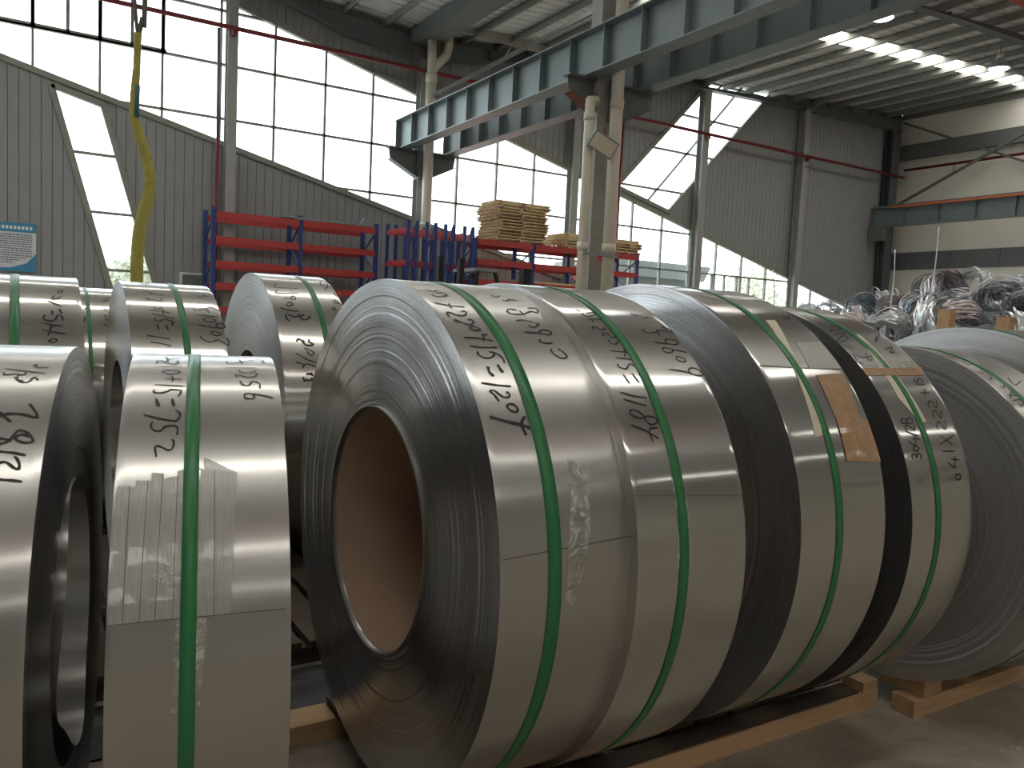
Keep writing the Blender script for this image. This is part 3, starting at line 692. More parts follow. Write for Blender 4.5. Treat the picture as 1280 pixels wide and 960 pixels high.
# ------------------------------------------------------------------ coils
DATA = {"coils":{"c1":{"p":[0.648,1.588],"R":0.53,"w":0.261,"th":0,"strap":0.1049},"c2":{"p":[0.9095,1.567],"R":0.534,"w":0.264,"th":0,"strap":0.1061},"c3":{"p":[1.333,1.582],"R":0.547,"w":0.275,"th":0,"strap":0.1193},"c4":{"p":[1.72,1.572],"R":0.531,"w":0.242,"th":0,"strap":0.1019},"c5":{"p":[2.165,1.412],"R":0.483,"w":0.25,"th":0,"strap":0.0776},"c6":{"p":[2.47,1.38],"R":0.516,"w":0.26,"th":0,"strap":-0.0972},"F":{"p":[0.167,1.49],"R":0.45,"w":0.22,"th":-10.3,"strap":0.0937},"L1":{"p":[-0.2156,1.5591],"R":0.454,"w":0.3,"th":-9.8,"strap":None},"B1":{"p":[-0.247,2.55],"R":0.523,"w":0.38,"th":0,"strap":0.2372},"B2":{"p":[0.1,4.2],"R":0.522,"w":0.3,"th":0,"strap":0.1518},"B3":{"p":[0.294,3.147],"R":0.53,"w":0.285,"th":0,"strap":0.1624},"B4":{"p":[0.8,3.38],"R":0.565,"w":0.275,"th":0,"strap":0.1744}},"strokes":{"c1":[[0.006,[[0.0277,73.2],[0.0381,72.2],[0.0545,73.5]]],[0.006,[[0.0288,70.4],[0.0318,68.9],[0.0518,69.5],[0.0624,70.7],[0.0576,71.7],[0.0408,71.1]]],[0.006,[[0.0133,65.6],[0.0415,64.4],[0.0728,64.2]]],[0.006,[[0.0441,65.4],[0.0418,64.0],[0.0417,63.1]]],[0.006,[[0.023,59.7],[0.0228,61.0],[0.0296,61.4],[0.0399,60.5],[0.053,60.3],[0.063,61.0],[0.0656,62.1],[0.057,62.1]]],[0.006,[[0.0333,57.5],[0.0275,58.2],[0.0322,58.5],[0.0447,57.3],[0.0575,57.1],[0.0661,57.9],[0.0663,58.8],[0.0577,58.9]]],[0.006,[[0.0501,56.0],[0.0605,56.5],[0.0699,55.6],[0.0674,55.2],[0.0556,55.2],[0.0478,55.6]]],[0.006,[[0.0257,52.7],[0.0541,52.6],[0.0828,52.0]]],[0.006,[[0.0793,53.8],[0.0669,53.7],[0.0674,52.7],[0.0611,51.8]]],[0.006,[[0.0287,50.3],[0.0544,49.9],[0.085,50.1]]],[0.006,[[0.0402,48.8],[0.0384,47.8],[0.0506,47.0],[0.0633,47.3],[0.0717,48.2],[0.0635,48.7],[0.076,48.4],[0.0849,47.1],[0.0836,45.8]]],[0.006,[[0.021,41.0],[0.0491,40.5],[0.0782,40.2]]],[0.006,[[0.0447,36.9],[0.0391,38.3],[0.0333,39.1],[0.0418,39.2],[0.0544,37.9],[0.0654,37.8],[0.0693,38.5],[0.0641,39.0]]],[0.006,[[0.0596,36.3],[0.0569,35.6],[0.065,34.8],[0.0733,34.7],[0.0762,35.4],[0.0708,36.2],[0.0596,36.3]]],[0.006,[[0.1712,72.6],[0.1746,70.9],[0.1898,72.4]]],[0.006,[[0.181,69.4],[0.1894,68.8],[0.2015,70.0],[0.2196,69.3]]],[0.006,[[0.1892,64.0],[0.1737,64.4],[0.163,63.1],[0.1703,62.1],[0.1945,62.3],[0.2211,63.8],[0.2337,63.1]]],[0.006,[[0.2216,65.4],[0.242,65.5],[0.2345,63.1]]],[0.006,[[0.1942,63.9],[0.1959,61.8]]],[0.006,[[0.1648,59.3],[0.1854,59.7],[0.2012,59.0]]],[0.006,[[0.1865,57.9],[0.1899,57.0],[0.2068,57.7],[0.2069,58.6],[0.215,58.2]]],[0.006,[[0.1647,55.2],[0.1982,55.1],[0.2185,54.6],[0.2268,55.6],[0.2152,56.3],[0.2004,55.6],[0.2002,54.7]]],[0.006,[[0.1886,53.0],[0.1876,52.0],[0.2013,51.7],[0.2139,51.9]]],[0.006,[[0.2013,50.1],[0.1998,48.8],[0.2127,47.4],[0.2272,47.7],[0.2267,48.9],[0.2175,50.2]]],[0.009,[[0.0466,44.9],[0.0452,43.5],[0.0513,42.5]]],[0.009,[[0.068,45.4],[0.0698,44.3],[0.0727,43.4]]],[0.009,[[0.0169,33.8],[0.0467,32.8],[0.0773,31.9],[0.0907,31.3]]],[0.009,[[0.087,33.7],[0.0776,32.7],[0.0758,31.3],[0.0793,29.9]]]],"c2":[[0.0055,[[0.0549,64.1],[0.0611,63.3]]],[0.0055,[[0.0608,62.6],[0.0628,61.1],[0.0828,61.7],[0.1011,62.6],[0.0887,63.0],[0.071,62.5]]],[0.0055,[[0.0564,60.0],[0.0985,60.0]]],[0.0055,[[0.0708,60.5],[0.0668,58.5]]],[0.0055,[[0.0516,55.8],[0.0538,56.7],[0.0632,56.8],[0.0708,55.9],[0.0821,56.3],[0.0838,57.1]]],[0.0055,[[0.0661,53.6],[0.0677,54.6],[0.0774,54.5],[0.0828,53.2],[0.0933,53.6],[0.0968,54.6]]],[0.0055,[[0.0706,52.5],[0.0689,51.4],[0.0813,51.1],[0.0958,52.2],[0.115,51.1]]],[0.0055,[[0.1066,51.9],[0.1126,50.8],[0.1099,50.1]]],[0.0055,[[0.0541,49.0],[0.1093,48.5]]],[0.0055,[[0.0928,49.7],[0.0897,48.4],[0.0818,47.3]]],[0.0055,[[0.0579,47.0],[0.1069,46.5]]],[0.0055,[[0.056,45.3],[0.0549,44.5],[0.0698,44.0],[0.0848,45.3],[0.0988,44.5]]],[0.0055,[[0.0988,44.5],[0.1008,43.4],[0.0942,42.3]]],[0.0055,[[0.0558,42.6],[0.061,40.2]]],[0.0055,[[0.0785,42.9],[0.0854,40.4]]],[0.0055,[[0.0297,38.2],[0.0577,37.3],[0.0886,36.8]]],[0.0055,[[0.0322,36.6],[0.0571,35.7],[0.079,35.0]]],[0.0055,[[0.0655,32.8],[0.0506,34.1],[0.0366,34.0],[0.0356,33.2],[0.0524,32.4],[0.0734,32.7],[0.0899,32.3],[0.0918,31.4],[0.0748,30.9],[0.0655,31.7],[0.0655,32.8]]],[0.0055,[[0.0274,31.1],[0.0582,29.6],[0.0838,27.9]]],[0.0055,[[0.0882,30.2],[0.0698,30.1],[0.0655,29.4],[0.0667,27.3]]],[0.0055,[[0.1977,64.0],[0.1997,62.8],[0.2125,63.3]]],[0.0055,[[0.2165,62.6],[0.218,61.4],[0.231,62.3],[0.2452,61.7]]],[0.0055,[[0.1847,57.0],[0.1834,55.7],[0.2024,55.5],[0.2324,56.7],[0.2521,56.1],[0.2605,56.0]]],[0.0055,[[0.2401,57.8],[0.2564,57.5],[0.2605,56.0]]],[0.0055,[[0.2203,56.9],[0.2151,54.7]]],[0.0055,[[0.1828,52.2],[0.2151,51.8],[0.2414,51.6],[0.2519,52.7],[0.2392,53.4],[0.2211,53.1],[0.2174,51.8]]],[0.0055,[[0.2554,49.1],[0.2294,49.7],[0.202,50.4],[0.1927,49.6],[0.2017,48.8],[0.2179,49.3],[0.2188,50.2]]],[0.0055,[[0.2169,47.6],[0.2156,46.6],[0.231,46.2],[0.2376,46.9],[0.2283,47.6],[0.2178,47.8]]],[0.0055,[[0.1778,44.0],[0.2117,43.5],[0.2461,42.4],[0.2621,42.7],[0.2585,43.8],[0.2441,44.5],[0.2282,43.9],[0.2304,42.9]]]],"c3":[[0.008,[[0.2306,71.6],[0.2466,70.3],[0.2679,69.9]]],[0.008,[[0.0597,70.9],[0.076,69.0]]],[0.008,[[0.0443,71.4],[0.0598,70.2]]],[0.008,[[0.2397,61.8],[0.2338,60.1],[0.2505,60.7],[0.2555,62.0]]]],"c4":[[0.0055,[[0.0302,66.9],[0.0256,65.0],[0.0267,63.3]]],[0.0055,[[0.014,60.6],[0.0396,62.0],[0.0802,63.0],[0.0921,65.0],[0.0565,64.3]]],[0.0055,[[0.0158,59.2],[0.0488,60.3],[0.058,59.9],[0.0856,61.3]]],[0.0055,[[0.0061,56.8],[0.0451,58.9],[0.0673,58.8],[0.0356,56.8],[-0.0012,55.9],[0.0061,56.8]]],[0.0055,[[0.0086,55.0],[0.0213,54.2],[0.0404,53.6]]],[0.0055,[[0.0151,51.2],[0.0031,48.3],[0.0193,47.6]]],[0.0055,[[0.0213,51.1],[0.043,49.8],[0.0894,50.7]]],[0.0055,[[0.0653,51.8],[0.052,48.8],[0.067,49.2]]],[0.0055,[[0.2131,63.1],[0.2284,61.6],[0.1586,56.7],[0.2022,60.3]]],[0.0055,[[0.1609,53.3],[0.206,54.7],[0.1703,52.1],[0.1956,52.6]]],[0.0055,[[0.1908,54.1],[0.1995,51.0]]],[0.0055,[[0.183,14.6],[0.1868,13.9],[0.1993,13.9],[0.2054,14.5],[0.2016,15.2],[0.1891,15.2],[0.183,14.6]]],[0.0055,[[0.1882,16.6],[0.1898,17.4]]],[0.0055,[[0.1627,18.6],[0.1874,17.1],[0.1973,20.0]]],[0.0055,[[0.1789,19.2],[0.214,18.9]]],[0.0055,[[0.1503,21.4],[0.2022,21.2]]],[0.0055,[[0.1495,23.2],[0.2197,25.4]]],[0.0055,[[0.1625,25.7],[0.2034,22.9]]],[0.0055,[[0.1677,27.2],[0.1633,28.0],[0.1742,29.2],[0.1857,29.0],[0.1942,27.1],[0.2079,29.5]]],[0.0055,[[0.1704,30.4],[0.1668,31.2],[0.1782,32.3],[0.1891,32.1],[0.196,30.3],[0.2109,32.6]]],[0.0055,[[0.1715,33.3],[0.1683,34.1],[0.1803,35.2],[0.1912,35.0],[0.1971,33.3],[0.2134,35.6]]],[0.0055,[[0.1769,36.8],[0.1946,39.0]]],[0.0055,[[0.1657,37.9],[0.2056,37.8]]],[0.0055,[[0.1673,40.6],[0.2075,40.5]]],[0.0055,[[0.1804,42.6],[0.1699,41.3],[0.1822,41.2],[0.1909,42.2],[0.2055,42.6],[0.2104,42.1],[0.1988,41.1]]],[0.0055,[[0.0281,20.0],[0.0285,21.0],[0.0402,21.2],[0.0436,20.4],[0.0531,21.3],[0.0636,20.9],[0.057,19.8]]],[0.0055,[[0.0399,22.6],[0.0427,22.0],[0.0551,22.0],[0.062,22.5],[0.0593,23.2],[0.0468,23.1],[0.0399,22.6]]],[0.0055,[[0.0302,24.7],[0.0512,23.4],[0.0624,25.9]]],[0.0055,[[0.0452,25.2],[0.0767,24.9]]],[0.0055,[[0.0322,27.2],[0.077,25.7]]],[0.0055,[[0.0424,27.4],[0.036,27.9],[0.044,28.7],[0.0562,28.5],[0.0694,27.3],[0.0771,28.8]]],[0.0055,[[0.0716,29.2],[0.0273,29.4]]],[0.0055,[[0.0273,29.4],[0.0387,30.5],[0.0511,30.3],[0.0484,29.3],[0.0618,30.6],[0.0765,30.4],[0.0716,29.2]]]],"c5":[[0.006,[[0.0372,62.4],[0.0473,61.1]]],[0.006,[[0.0125,61.7],[0.0391,60.5]]],[0.006,[[0.0527,59.9],[0.0459,58.1],[0.0226,57.5]]],[0.006,[[0.0355,54.3],[0.0442,53.3],[0.0655,54.8]]],[0.006,[[0.0253,50.4],[0.0621,49.9]]],[0.006,[[0.0635,51.8],[0.0251,49.0]]],[0.006,[[0.0233,47.9],[0.0727,48.5]]],[0.006,[[0.0419,46.8],[0.0382,45.5],[0.063,46.7]]],[0.006,[[0.1364,58.8],[0.1179,54.8],[0.1808,57.0]]],[0.006,[[0.0459,69.0],[0.0344,66.6],[0.0567,66.6]]]],"c6":[],"F":[[0.0042,[[0.0488,84.4],[0.0541,81.5]]],[0.0042,[[0.0547,79.7],[0.0541,81.5],[0.0764,84.6]]],[0.0042,[[0.0396,78.1],[0.0374,79.5],[0.0422,80.4],[0.0551,78.3],[0.0642,77.5],[0.0688,78.7],[0.0679,80.7]]],[0.0042,[[0.0351,75.8],[0.0767,76.2]]],[0.0042,[[0.049,73.2],[0.0563,73.9],[0.0717,73.3],[0.0715,72.3],[0.0591,71.7],[0.0485,72.6],[0.049,73.2]]],[0.0042,[[0.0534,69.5],[0.0779,69.2]]],[0.0042,[[0.0615,70.7],[0.0644,69.5],[0.0632,68.2]]],[0.0042,[[0.0386,66.8],[0.0827,66.4]]],[0.0042,[[0.0394,64.9],[0.0391,64.1],[0.047,63.7],[0.057,64.3],[0.063,65.0],[0.0777,64.7]]],[0.0042,[[0.0766,64.8],[0.0758,63.7],[0.0723,62.5]]],[0.0042,[[0.0281,56.9],[0.0477,55.9],[0.0696,55.2],[0.0754,56.1],[0.0761,57.3],[0.0699,58.3]]],[0.0042,[[0.0412,54.9],[0.0391,53.9],[0.043,52.8],[0.0517,52.6],[0.0582,53.7],[0.0699,53.9],[0.0741,53.0],[0.0738,51.5]]],[0.0042,[[0.049,46.5],[0.0465,48.3],[0.0481,49.0],[0.0549,48.7],[0.0637,48.0],[0.0692,48.6],[0.0698,50.2],[0.0669,50.3]]],[0.0042,[[0.1433,81.5],[0.1453,79.4],[0.1559,79.6],[0.1707,81.1],[0.1886,83.4],[0.2011,83.7],[0.2037,80.2]]],[0.0042,[[0.1642,83.5],[0.1688,79.1]]],[0.0042,[[0.1417,76.3],[0.1891,76.3]]],[0.0042,[[0.1617,74.7],[0.1648,73.4],[0.175,73.1],[0.1859,74.0],[0.1849,74.7]]],[0.0042,[[0.1572,70.6],[0.1563,71.7],[0.1609,71.9],[0.172,70.9],[0.1836,71.1],[0.1882,72.3],[0.1867,73.2]]],[0.0042,[[0.1613,69.0],[0.1653,67.4],[0.1742,67.2],[0.1804,68.8],[0.1904,68.1]]],[0.0042,[[0.1914,68.0],[0.1906,65.9]]],[0.0042,[[0.2092,62.3],[0.194,63.2],[0.1721,63.9],[0.1664,63.1],[0.1684,62.2],[0.1782,62.1],[0.1813,62.9],[0.1787,63.7]]],[0.0065,[[0.0432,61.7],[0.0475,59.3]]],[0.0065,[[0.0649,61.8],[0.0676,59.3]]]],"L1":[[0.004,[[0.2616,71.4],[0.2642,72.6],[0.267,71.1],[0.2822,71.2]]],[0.004,[[0.2281,70.3],[0.254,69.4],[0.28,68.6]]],[0.004,[[0.2283,68.7],[0.2306,67.8],[0.2418,68.1],[0.2539,67.9],[0.2556,68.9]]],[0.004,[[0.247,67.8],[0.2484,66.0],[0.2566,65.6]]],[0.004,[[0.2434,66.9],[0.2533,65.2],[0.263,65.2],[0.2678,67.0],[0.2741,65.8]]],[0.0055,[[0.2718,58.3],[0.278,57.0],[0.2847,55.1],[0.2812,54.8],[0.2684,55.5],[0.2516,55.7],[0.2414,55.1],[0.2318,54.1]]],[0.0055,[[0.2402,56.1],[0.2494,54.5],[0.2557,53.7]]],[0.0055,[[0.2387,48.4],[0.2489,48.7],[0.2588,49.4],[0.2641,51.1],[0.269,51.6],[0.2768,51.1],[0.2845,49.7],[0.2843,49.0],[0.2754,48.9],[0.2658,49.6],[0.2666,50.4],[0.2736,50.7],[0.2796,50.1]]],[0.0055,[[0.2398,50.5],[0.2475,49.9],[0.2587,49.5]]],[0.0055,[[0.2382,47.4],[0.2507,47.1],[0.2651,46.8],[0.2803,46.3]]],[0.0055,[[0.2423,43.7],[0.2432,44.5],[0.2531,44.9],[0.2601,44.9],[0.2688,43.9],[0.2743,43.6],[0.2747,44.5],[0.2706,45.7],[0.2676,46.0]]],[0.0055,[[0.2424,42.0],[0.2563,41.7],[0.2685,41.5],[0.2809,41.2]]]],"B1":[[0.0065,[[0.295,42.4],[0.2934,41.5],[0.301,42.2],[0.3069,41.3],[0.3193,42.3],[0.3283,41.6],[0.3312,40.8]]],[0.0065,[[0.3043,44.0],[0.3167,44.8],[0.3227,44.3],[0.3134,43.5],[0.3043,44.0]]],[0.0065,[[0.2927,47.9],[0.3419,46.6]]],[0.0065,[[0.313,49.8],[0.3096,48.0],[0.3046,45.9]]],[0.0065,[[0.2946,50.5],[0.3364,49.6]]],[0.0065,[[0.2997,54.0],[0.2964,52.4],[0.3087,51.5],[0.3213,52.2],[0.3265,54.2],[0.3358,53.3],[0.3354,51.7]]],[0.0065,[[0.3057,61.0],[0.3356,58.2]]],[0.0065,[[0.321,64.3],[0.3172,62.0],[0.3287,62.5],[0.3373,64.0]]],[0.0065,[[0.3299,66.9],[0.3386,68.2],[0.3397,66.6],[0.3313,65.9],[0.3299,66.9]]],[0.0065,[[0.3459,70.1],[0.3596,70.4]]],[0.01,[[0.3143,56.1],[0.3154,54.1]]],[0.01,[[0.3304,57.0],[0.3352,54.6]]]],"B2":[[0.012,[[0.1411,66.5],[0.1486,64.0]]],[0.012,[[0.1393,56.2],[0.1473,55.0]]],[0.012,[[0.1392,49.4],[0.1323,45.8]]],[0.012,[[0.2108,55.6],[0.2277,54.6]]],[0.012,[[0.2083,51.0],[0.2193,50.0]]],[0.012,[[0.2053,44.8],[0.2134,43.9]]],[0.012,[[0.213,48.9],[0.2208,47.4]]],[0.012,[[0.209,62.5],[0.2308,64.3]]]],"B3":[[0.0065,[[0.0597,69.5],[0.0795,67.9],[0.0838,66.1]]],[0.0065,[[0.0774,68.8],[0.0942,67.1],[0.1226,66.2]]],[0.0065,[[0.0746,61.5],[0.063,62.1],[0.0657,63.3],[0.0799,62.3],[0.1005,61.6],[0.1109,62.7],[0.1062,64.0]]],[0.0065,[[0.0809,57.1],[0.083,56.2],[0.0982,56.3],[0.1037,57.3]]],[0.0065,[[0.0638,54.8],[0.0967,54.8],[0.1259,53.7]]],[0.0065,[[0.104,56.1],[0.1072,54.8],[0.1038,52.8]]],[0.0065,[[0.068,52.9],[0.0999,52.0],[0.1364,50.7]]],[0.0065,[[0.0762,50.4],[0.0783,49.4],[0.0945,49.2],[0.1044,50.4],[0.136,48.7]]],[0.0065,[[0.0465,42.2],[0.0793,41.5],[0.1145,40.8]]],[0.0065,[[0.0546,39.3],[0.0861,38.8],[0.1165,37.7]]],[0.0065,[[0.2285,67.9],[0.2361,66.4],[0.2546,67.8],[0.2478,68.7],[0.2632,67.0]]],[0.0065,[[0.2028,57.3],[0.2059,56.1],[0.2292,56.9],[0.2571,58.5],[0.2725,58.0],[0.2905,55.9]]],[0.0065,[[0.2442,57.4],[0.2488,54.9]]],[0.0065,[[0.2869,57.8],[0.2905,55.9]]],[0.0065,[[0.2074,53.5],[0.2745,52.6]]],[0.0065,[[0.2266,51.2],[0.2417,51.9],[0.2627,50.9],[0.26,50.1],[0.239,49.8],[0.225,50.7],[0.2266,51.2]]],[0.0065,[[0.2055,47.9],[0.242,47.1],[0.2827,46.7],[0.2903,48.1],[0.2762,49.1],[0.2627,48.5],[0.2672,47.0]]],[0.0065,[[0.2407,44.6],[0.2552,44.9],[0.2722,43.8],[0.2655,43.0],[0.247,43.2],[0.2407,44.6]]],[0.0065,[[0.2045,42.7],[0.2165,40.8],[0.231,39.9],[0.2469,40.3],[0.2602,41.0],[0.2747,39.9],[0.286,38.8],[0.2932,39.5],[0.2905,41.3],[0.2849,42.0]]],[0.01,[[0.081,47.4],[0.0842,44.8]]],[0.01,[[0.1076,47.3],[0.1119,44.7]]],[0.01,[[0.127,48.8],[0.1267,46.9]]]],"B4":[[0.0075,[[0.0511,66.9],[0.0398,65.4],[0.0434,63.6],[0.126,63.6]]],[0.0075,[[0.0433,61.3],[0.0309,59.6],[0.0401,58.7],[0.1162,59.6]]],[0.0075,[[0.0525,55.1],[0.0695,56.0],[0.0825,54.9],[0.0955,55.0],[0.0971,56.9],[0.0873,57.1],[0.0799,54.9]]],[0.0075,[[0.0482,24.5],[0.0673,24.2],[0.0785,23.2]]],[0.0075,[[0.0678,22.2],[0.0866,24.0],[0.1223,22.8]]],[0.0075,[[0.2446,74.3],[0.2336,68.7],[0.2521,67.5],[0.2741,73.0]]],[0.0075,[[0.2336,63.9],[0.2661,68.5],[0.2922,69.8]]],[0.0075,[[0.2855,76.6],[0.3021,74.7]]],[0.0075,[[0.2651,62.5],[0.2681,58.7]]],[0.0075,[[0.288,62.8],[0.2879,58.9]]],[0.0075,[[0.2474,56.1],[0.2512,53.4],[0.2646,54.4]]],[0.0075,[[0.2542,56.6],[0.271,52.7]]],[0.0075,[[0.2231,50.6],[0.2436,49.2]]],[0.0075,[[0.237,52.0],[0.2401,50.0]]],[0.0075,[[0.0841,30.4],[0.1074,29.4],[0.1185,28.3],[0.1051,27.5],[0.0922,29.1]]],[0.0075,[[0.0496,28.2],[0.0703,27.1],[0.0931,25.6],[0.1241,24.6]]],[0.011,[[0.0564,52.1],[0.0726,52.7],[0.0777,51.5],[0.0582,50.5],[0.0542,51.5]]],[0.011,[[0.0261,49.4],[0.0583,48.0],[0.0954,47.8]]],[0.011,[[0.0395,45.9],[0.0402,43.5],[0.0503,42.3]]],[0.011,[[0.0452,46.3],[0.067,44.7],[0.098,45.3],[0.1096,46.0]]],[0.011,[[0.0881,46.6],[0.0973,43.5],[0.1151,43.6],[0.1299,44.8],[0.1259,45.3]]],[0.011,[[0.0604,32.9],[0.0669,34.1],[0.0833,33.5],[0.09,33.0]]],[0.011,[[0.0784,33.5],[0.0954,31.6],[0.1208,31.9],[0.1053,33.3],[0.1091,34.2]]],[0.011,[[0.0678,19.1],[0.0741,17.6],[0.0841,18.2]]],[0.011,[[0.0805,19.9],[0.0929,20.2],[0.1048,19.7],[0.0983,20.7]]],[0.011,[[0.0814,17.7],[0.106,17.9],[0.0967,18.7]]]]},"patches":[["F","tape_strip",[[0.0038,41.0],[0.0017,18.1]],[[0.0282,40.4],[0.0195,18.0]],0.0005],["F","tape_strip",[[0.0258,41.9],[0.0183,18.1]],[[0.0466,41.6],[0.0379,18.2]],0.0010999999999999998],["F","tape_strip",[[0.0442,43.3],[0.0368,18.2]],[[0.0594,43.1],[0.0561,18.3]],0.0005],["F","tape_strip",[[0.0578,42.0],[0.055,18.3]],[[0.0788,42.5],[0.0763,18.3]],0.0010999999999999998],["F","tape_strip",[[0.0767,43.6],[0.0752,18.3]],[[0.0871,44.0],[0.0915,18.3]],0.0005],["F","tape_strip",[[0.0861,44.3],[0.1062,44.0],[0.0898,18.4]],[[0.1234,43.4],[0.1234,42.4],[0.1239,18.3]],0.0006],["F","tape_strip",[[0.1093,46.4],[0.1095,44.0],[0.1224,18.3]],[[0.1103,46.4],[0.1534,42.9],[0.1442,18.4]],0.0004],["F","tape_edge",[[0.0184,40.8],[0.018,18.1]],[[0.0193,40.8],[0.0188,18.1]],0.0014],["F","tape_edge",[[0.0397,41.8],[0.0365,18.2]],[[0.0406,41.8],[0.0373,18.2]],0.0014],["F","tape_edge",[[0.0578,42.8],[0.0546,18.3]],[[0.0587,42.8],[0.0554,18.3]],0.0014],["F","tape_edge",[[0.0764,43.3],[0.0748,18.3]],[[0.0773,43.3],[0.0756,18.3]],0.0014],["F","tape_edge",[[0.123,43.4],[0.1236,18.3]],[[0.1239,43.4],[0.1244,18.3]],0.0014],["F","clear_tape",[[0.0798,18.3],[0.0745,3.8]],[[0.1158,18.1],[0.1094,3.2]],0.0009],["F","wrap_end",[[0.0017,18.1],[0.0017,18.0]],[[0.2126,18.5],[0.2126,18.3]],0.0012],["F","plastic_scrap",[[0.0733,27.9],[0.0491,25.3],[0.0745,22.2]],[[0.1032,28.7],[0.1201,27.1],[0.0875,23.3]],0.0012],["c1","clear_tape",[[0.1525,25.2],[0.1418,16.4],[0.1324,8.9],[0.1259,-0.2]],[[0.193,23.0],[0.1779,12.0],[0.1686,5.9],[0.143,-1.6]],0.001],["c1","wrap_end",[[0.0042,8.5],[0.0042,8.3]],[[0.2607,9.8],[0.2606,9.5]],0.0008],["c2","clear_tape",[[0.0955,30.6],[0.0916,23.2],[0.0927,14.9],[0.0872,2.6]],[[0.1087,30.6],[0.1065,23.1],[0.1188,16.2],[0.1281,2.1]],0.0008],["c2","wrap_end",[[-0.0041,17.5],[-0.0044,17.3]],[[0.2618,15.4],[0.2614,15.2]],0.0008],["c3","white_tape",[[0.1497,58.7],[0.1175,47.2],[0.1,37.9],[0.0798,24.5]],[[0.1845,59.0],[0.1404,47.2],[0.1279,37.9],[0.106,24.9]],0.0012],["c3","silver_tape",[[0.1781,50.0],[0.1593,41.7]],[[0.2675,50.8],[0.2696,41.9]],0.001],["c3","kraft_tape",[[0.1683,39.8],[0.1648,31.5],[0.165,28.7]],[[0.2633,40.5],[0.253,31.3],[0.2489,28.5]],0.0015],["c3","kraft_tape",[[0.1656,28.8],[0.1618,18.8]],[[0.2695,28.2],[0.2756,17.9]],0.0022],["c3","wrap_end",[[0.0057,42.5],[0.0036,42.2]],[[0.2767,41.7],[0.274,41.4]],0.0008],["c4","kraft_tape",[[-0.0055,45.7],[-0.0113,43.3]],[[0.2595,46.5],[0.2266,43.6]],0.0018],["c4","white_tape",[[0.1091,60.3],[0.0699,45.8],[0.0638,36.4],[0.1006,29.3]],[[0.1289,60.4],[0.1157,45.9],[0.119,37.7],[0.1295,29.5]],0.001],["c4","clear_tape",[[0.0298,47.8],[0.0076,45.7]],[[0.2313,49.0],[0.2503,46.1]],0.001]]}
def spline2(P, k=6):
    if len(P) < 3: return [(P[0][0]+(P[-1][0]-P[0][0])*j/4, P[0][1]+(P[-1][1]-P[0][1])*j/4) for j in range(5)]
    return [(v.x, v.y) for v in smooth([(p[0], p[1], 0) for p in P], k)]
def writing(strokes, R, sd):
    m = MB(); rr = random.Random(sd)
    for wd, pts in strokes:
        P = spline2([(s, math.radians(a)*R) for s, a in pts]); n = len(P); V = []; F = []
        for i in range(n):
            a = P[max(i-1, 0)]; c = P[min(i+1, n-1)]; d = Vector((c[0]-a[0], c[1]-a[1]))
            if d.length < 1e-7: d = Vector((1, 0))
            d.normalize(); nx, ny = -d.y, d.x
            h = wd*.34*(1.0+.15*math.sin(i*.7+wd*900))*(.6 if i in (0, n-1) else 1)
            for sg in (-1, 1):
                s, q = P[i][0]+nx*h*sg, (P[i][1]+ny*h*sg)/R; V.append((s, -(R+.0007)*math.cos(q), (R+.0007)*math.sin(q)))
        for i in range(n-1): F.append((2*i, 2*i+1, 2*i+3, 2*i+2))
        m.add(V, F)
    return m
def patch_mesh(L, Rr, R, off, w, nx=3, ny=8, jag=0):
    m = MB(); rows = []
    n = len(L)
    for i in range(n-1):
        for j in range(ny if i < n-2 else ny+1):
            q = j/ny; rows.append(tuple(L[i][k]+(L[i+1][k]-L[i][k])*q for k in (0, 1))+tuple(Rr[i][k]+(Rr[i+1][k]-Rr[i][k])*q for k in (0, 1)))
    V = []; T = []
    for lay in (off, off-.0006):
        for (s0, a0, s1, a1) in rows:
            for k in range(nx+1):
                q = k/nx; s = s0+(s1-s0)*q; a = math.radians(a0+(a1-a0)*q); r = R+lay
                V.append((s, -r*math.cos(a), r*math.sin(a)))
    nr = len(rows); st = nx+1; F = []
    for i in range(nr-1):
        for k in range(nx):
            F.append((i*st+k, i*st+k+1, (i+1)*st+k+1, (i+1)*st+k))
    b0 = nr*st
    bd = [k for k in range(st)]+[i*st+nx for i in range(1, nr)]+[(nr-1)*st+k for k in range(nx-1, -1, -1)]+[i*st for i in range(nr-2, 0, -1)]
    for i in range(len(bd)):
        a, c = bd[i], bd[(i+1) % len(bd)]; F.append((a, c, c+b0, a+b0))
    return m.add(V, F, False)
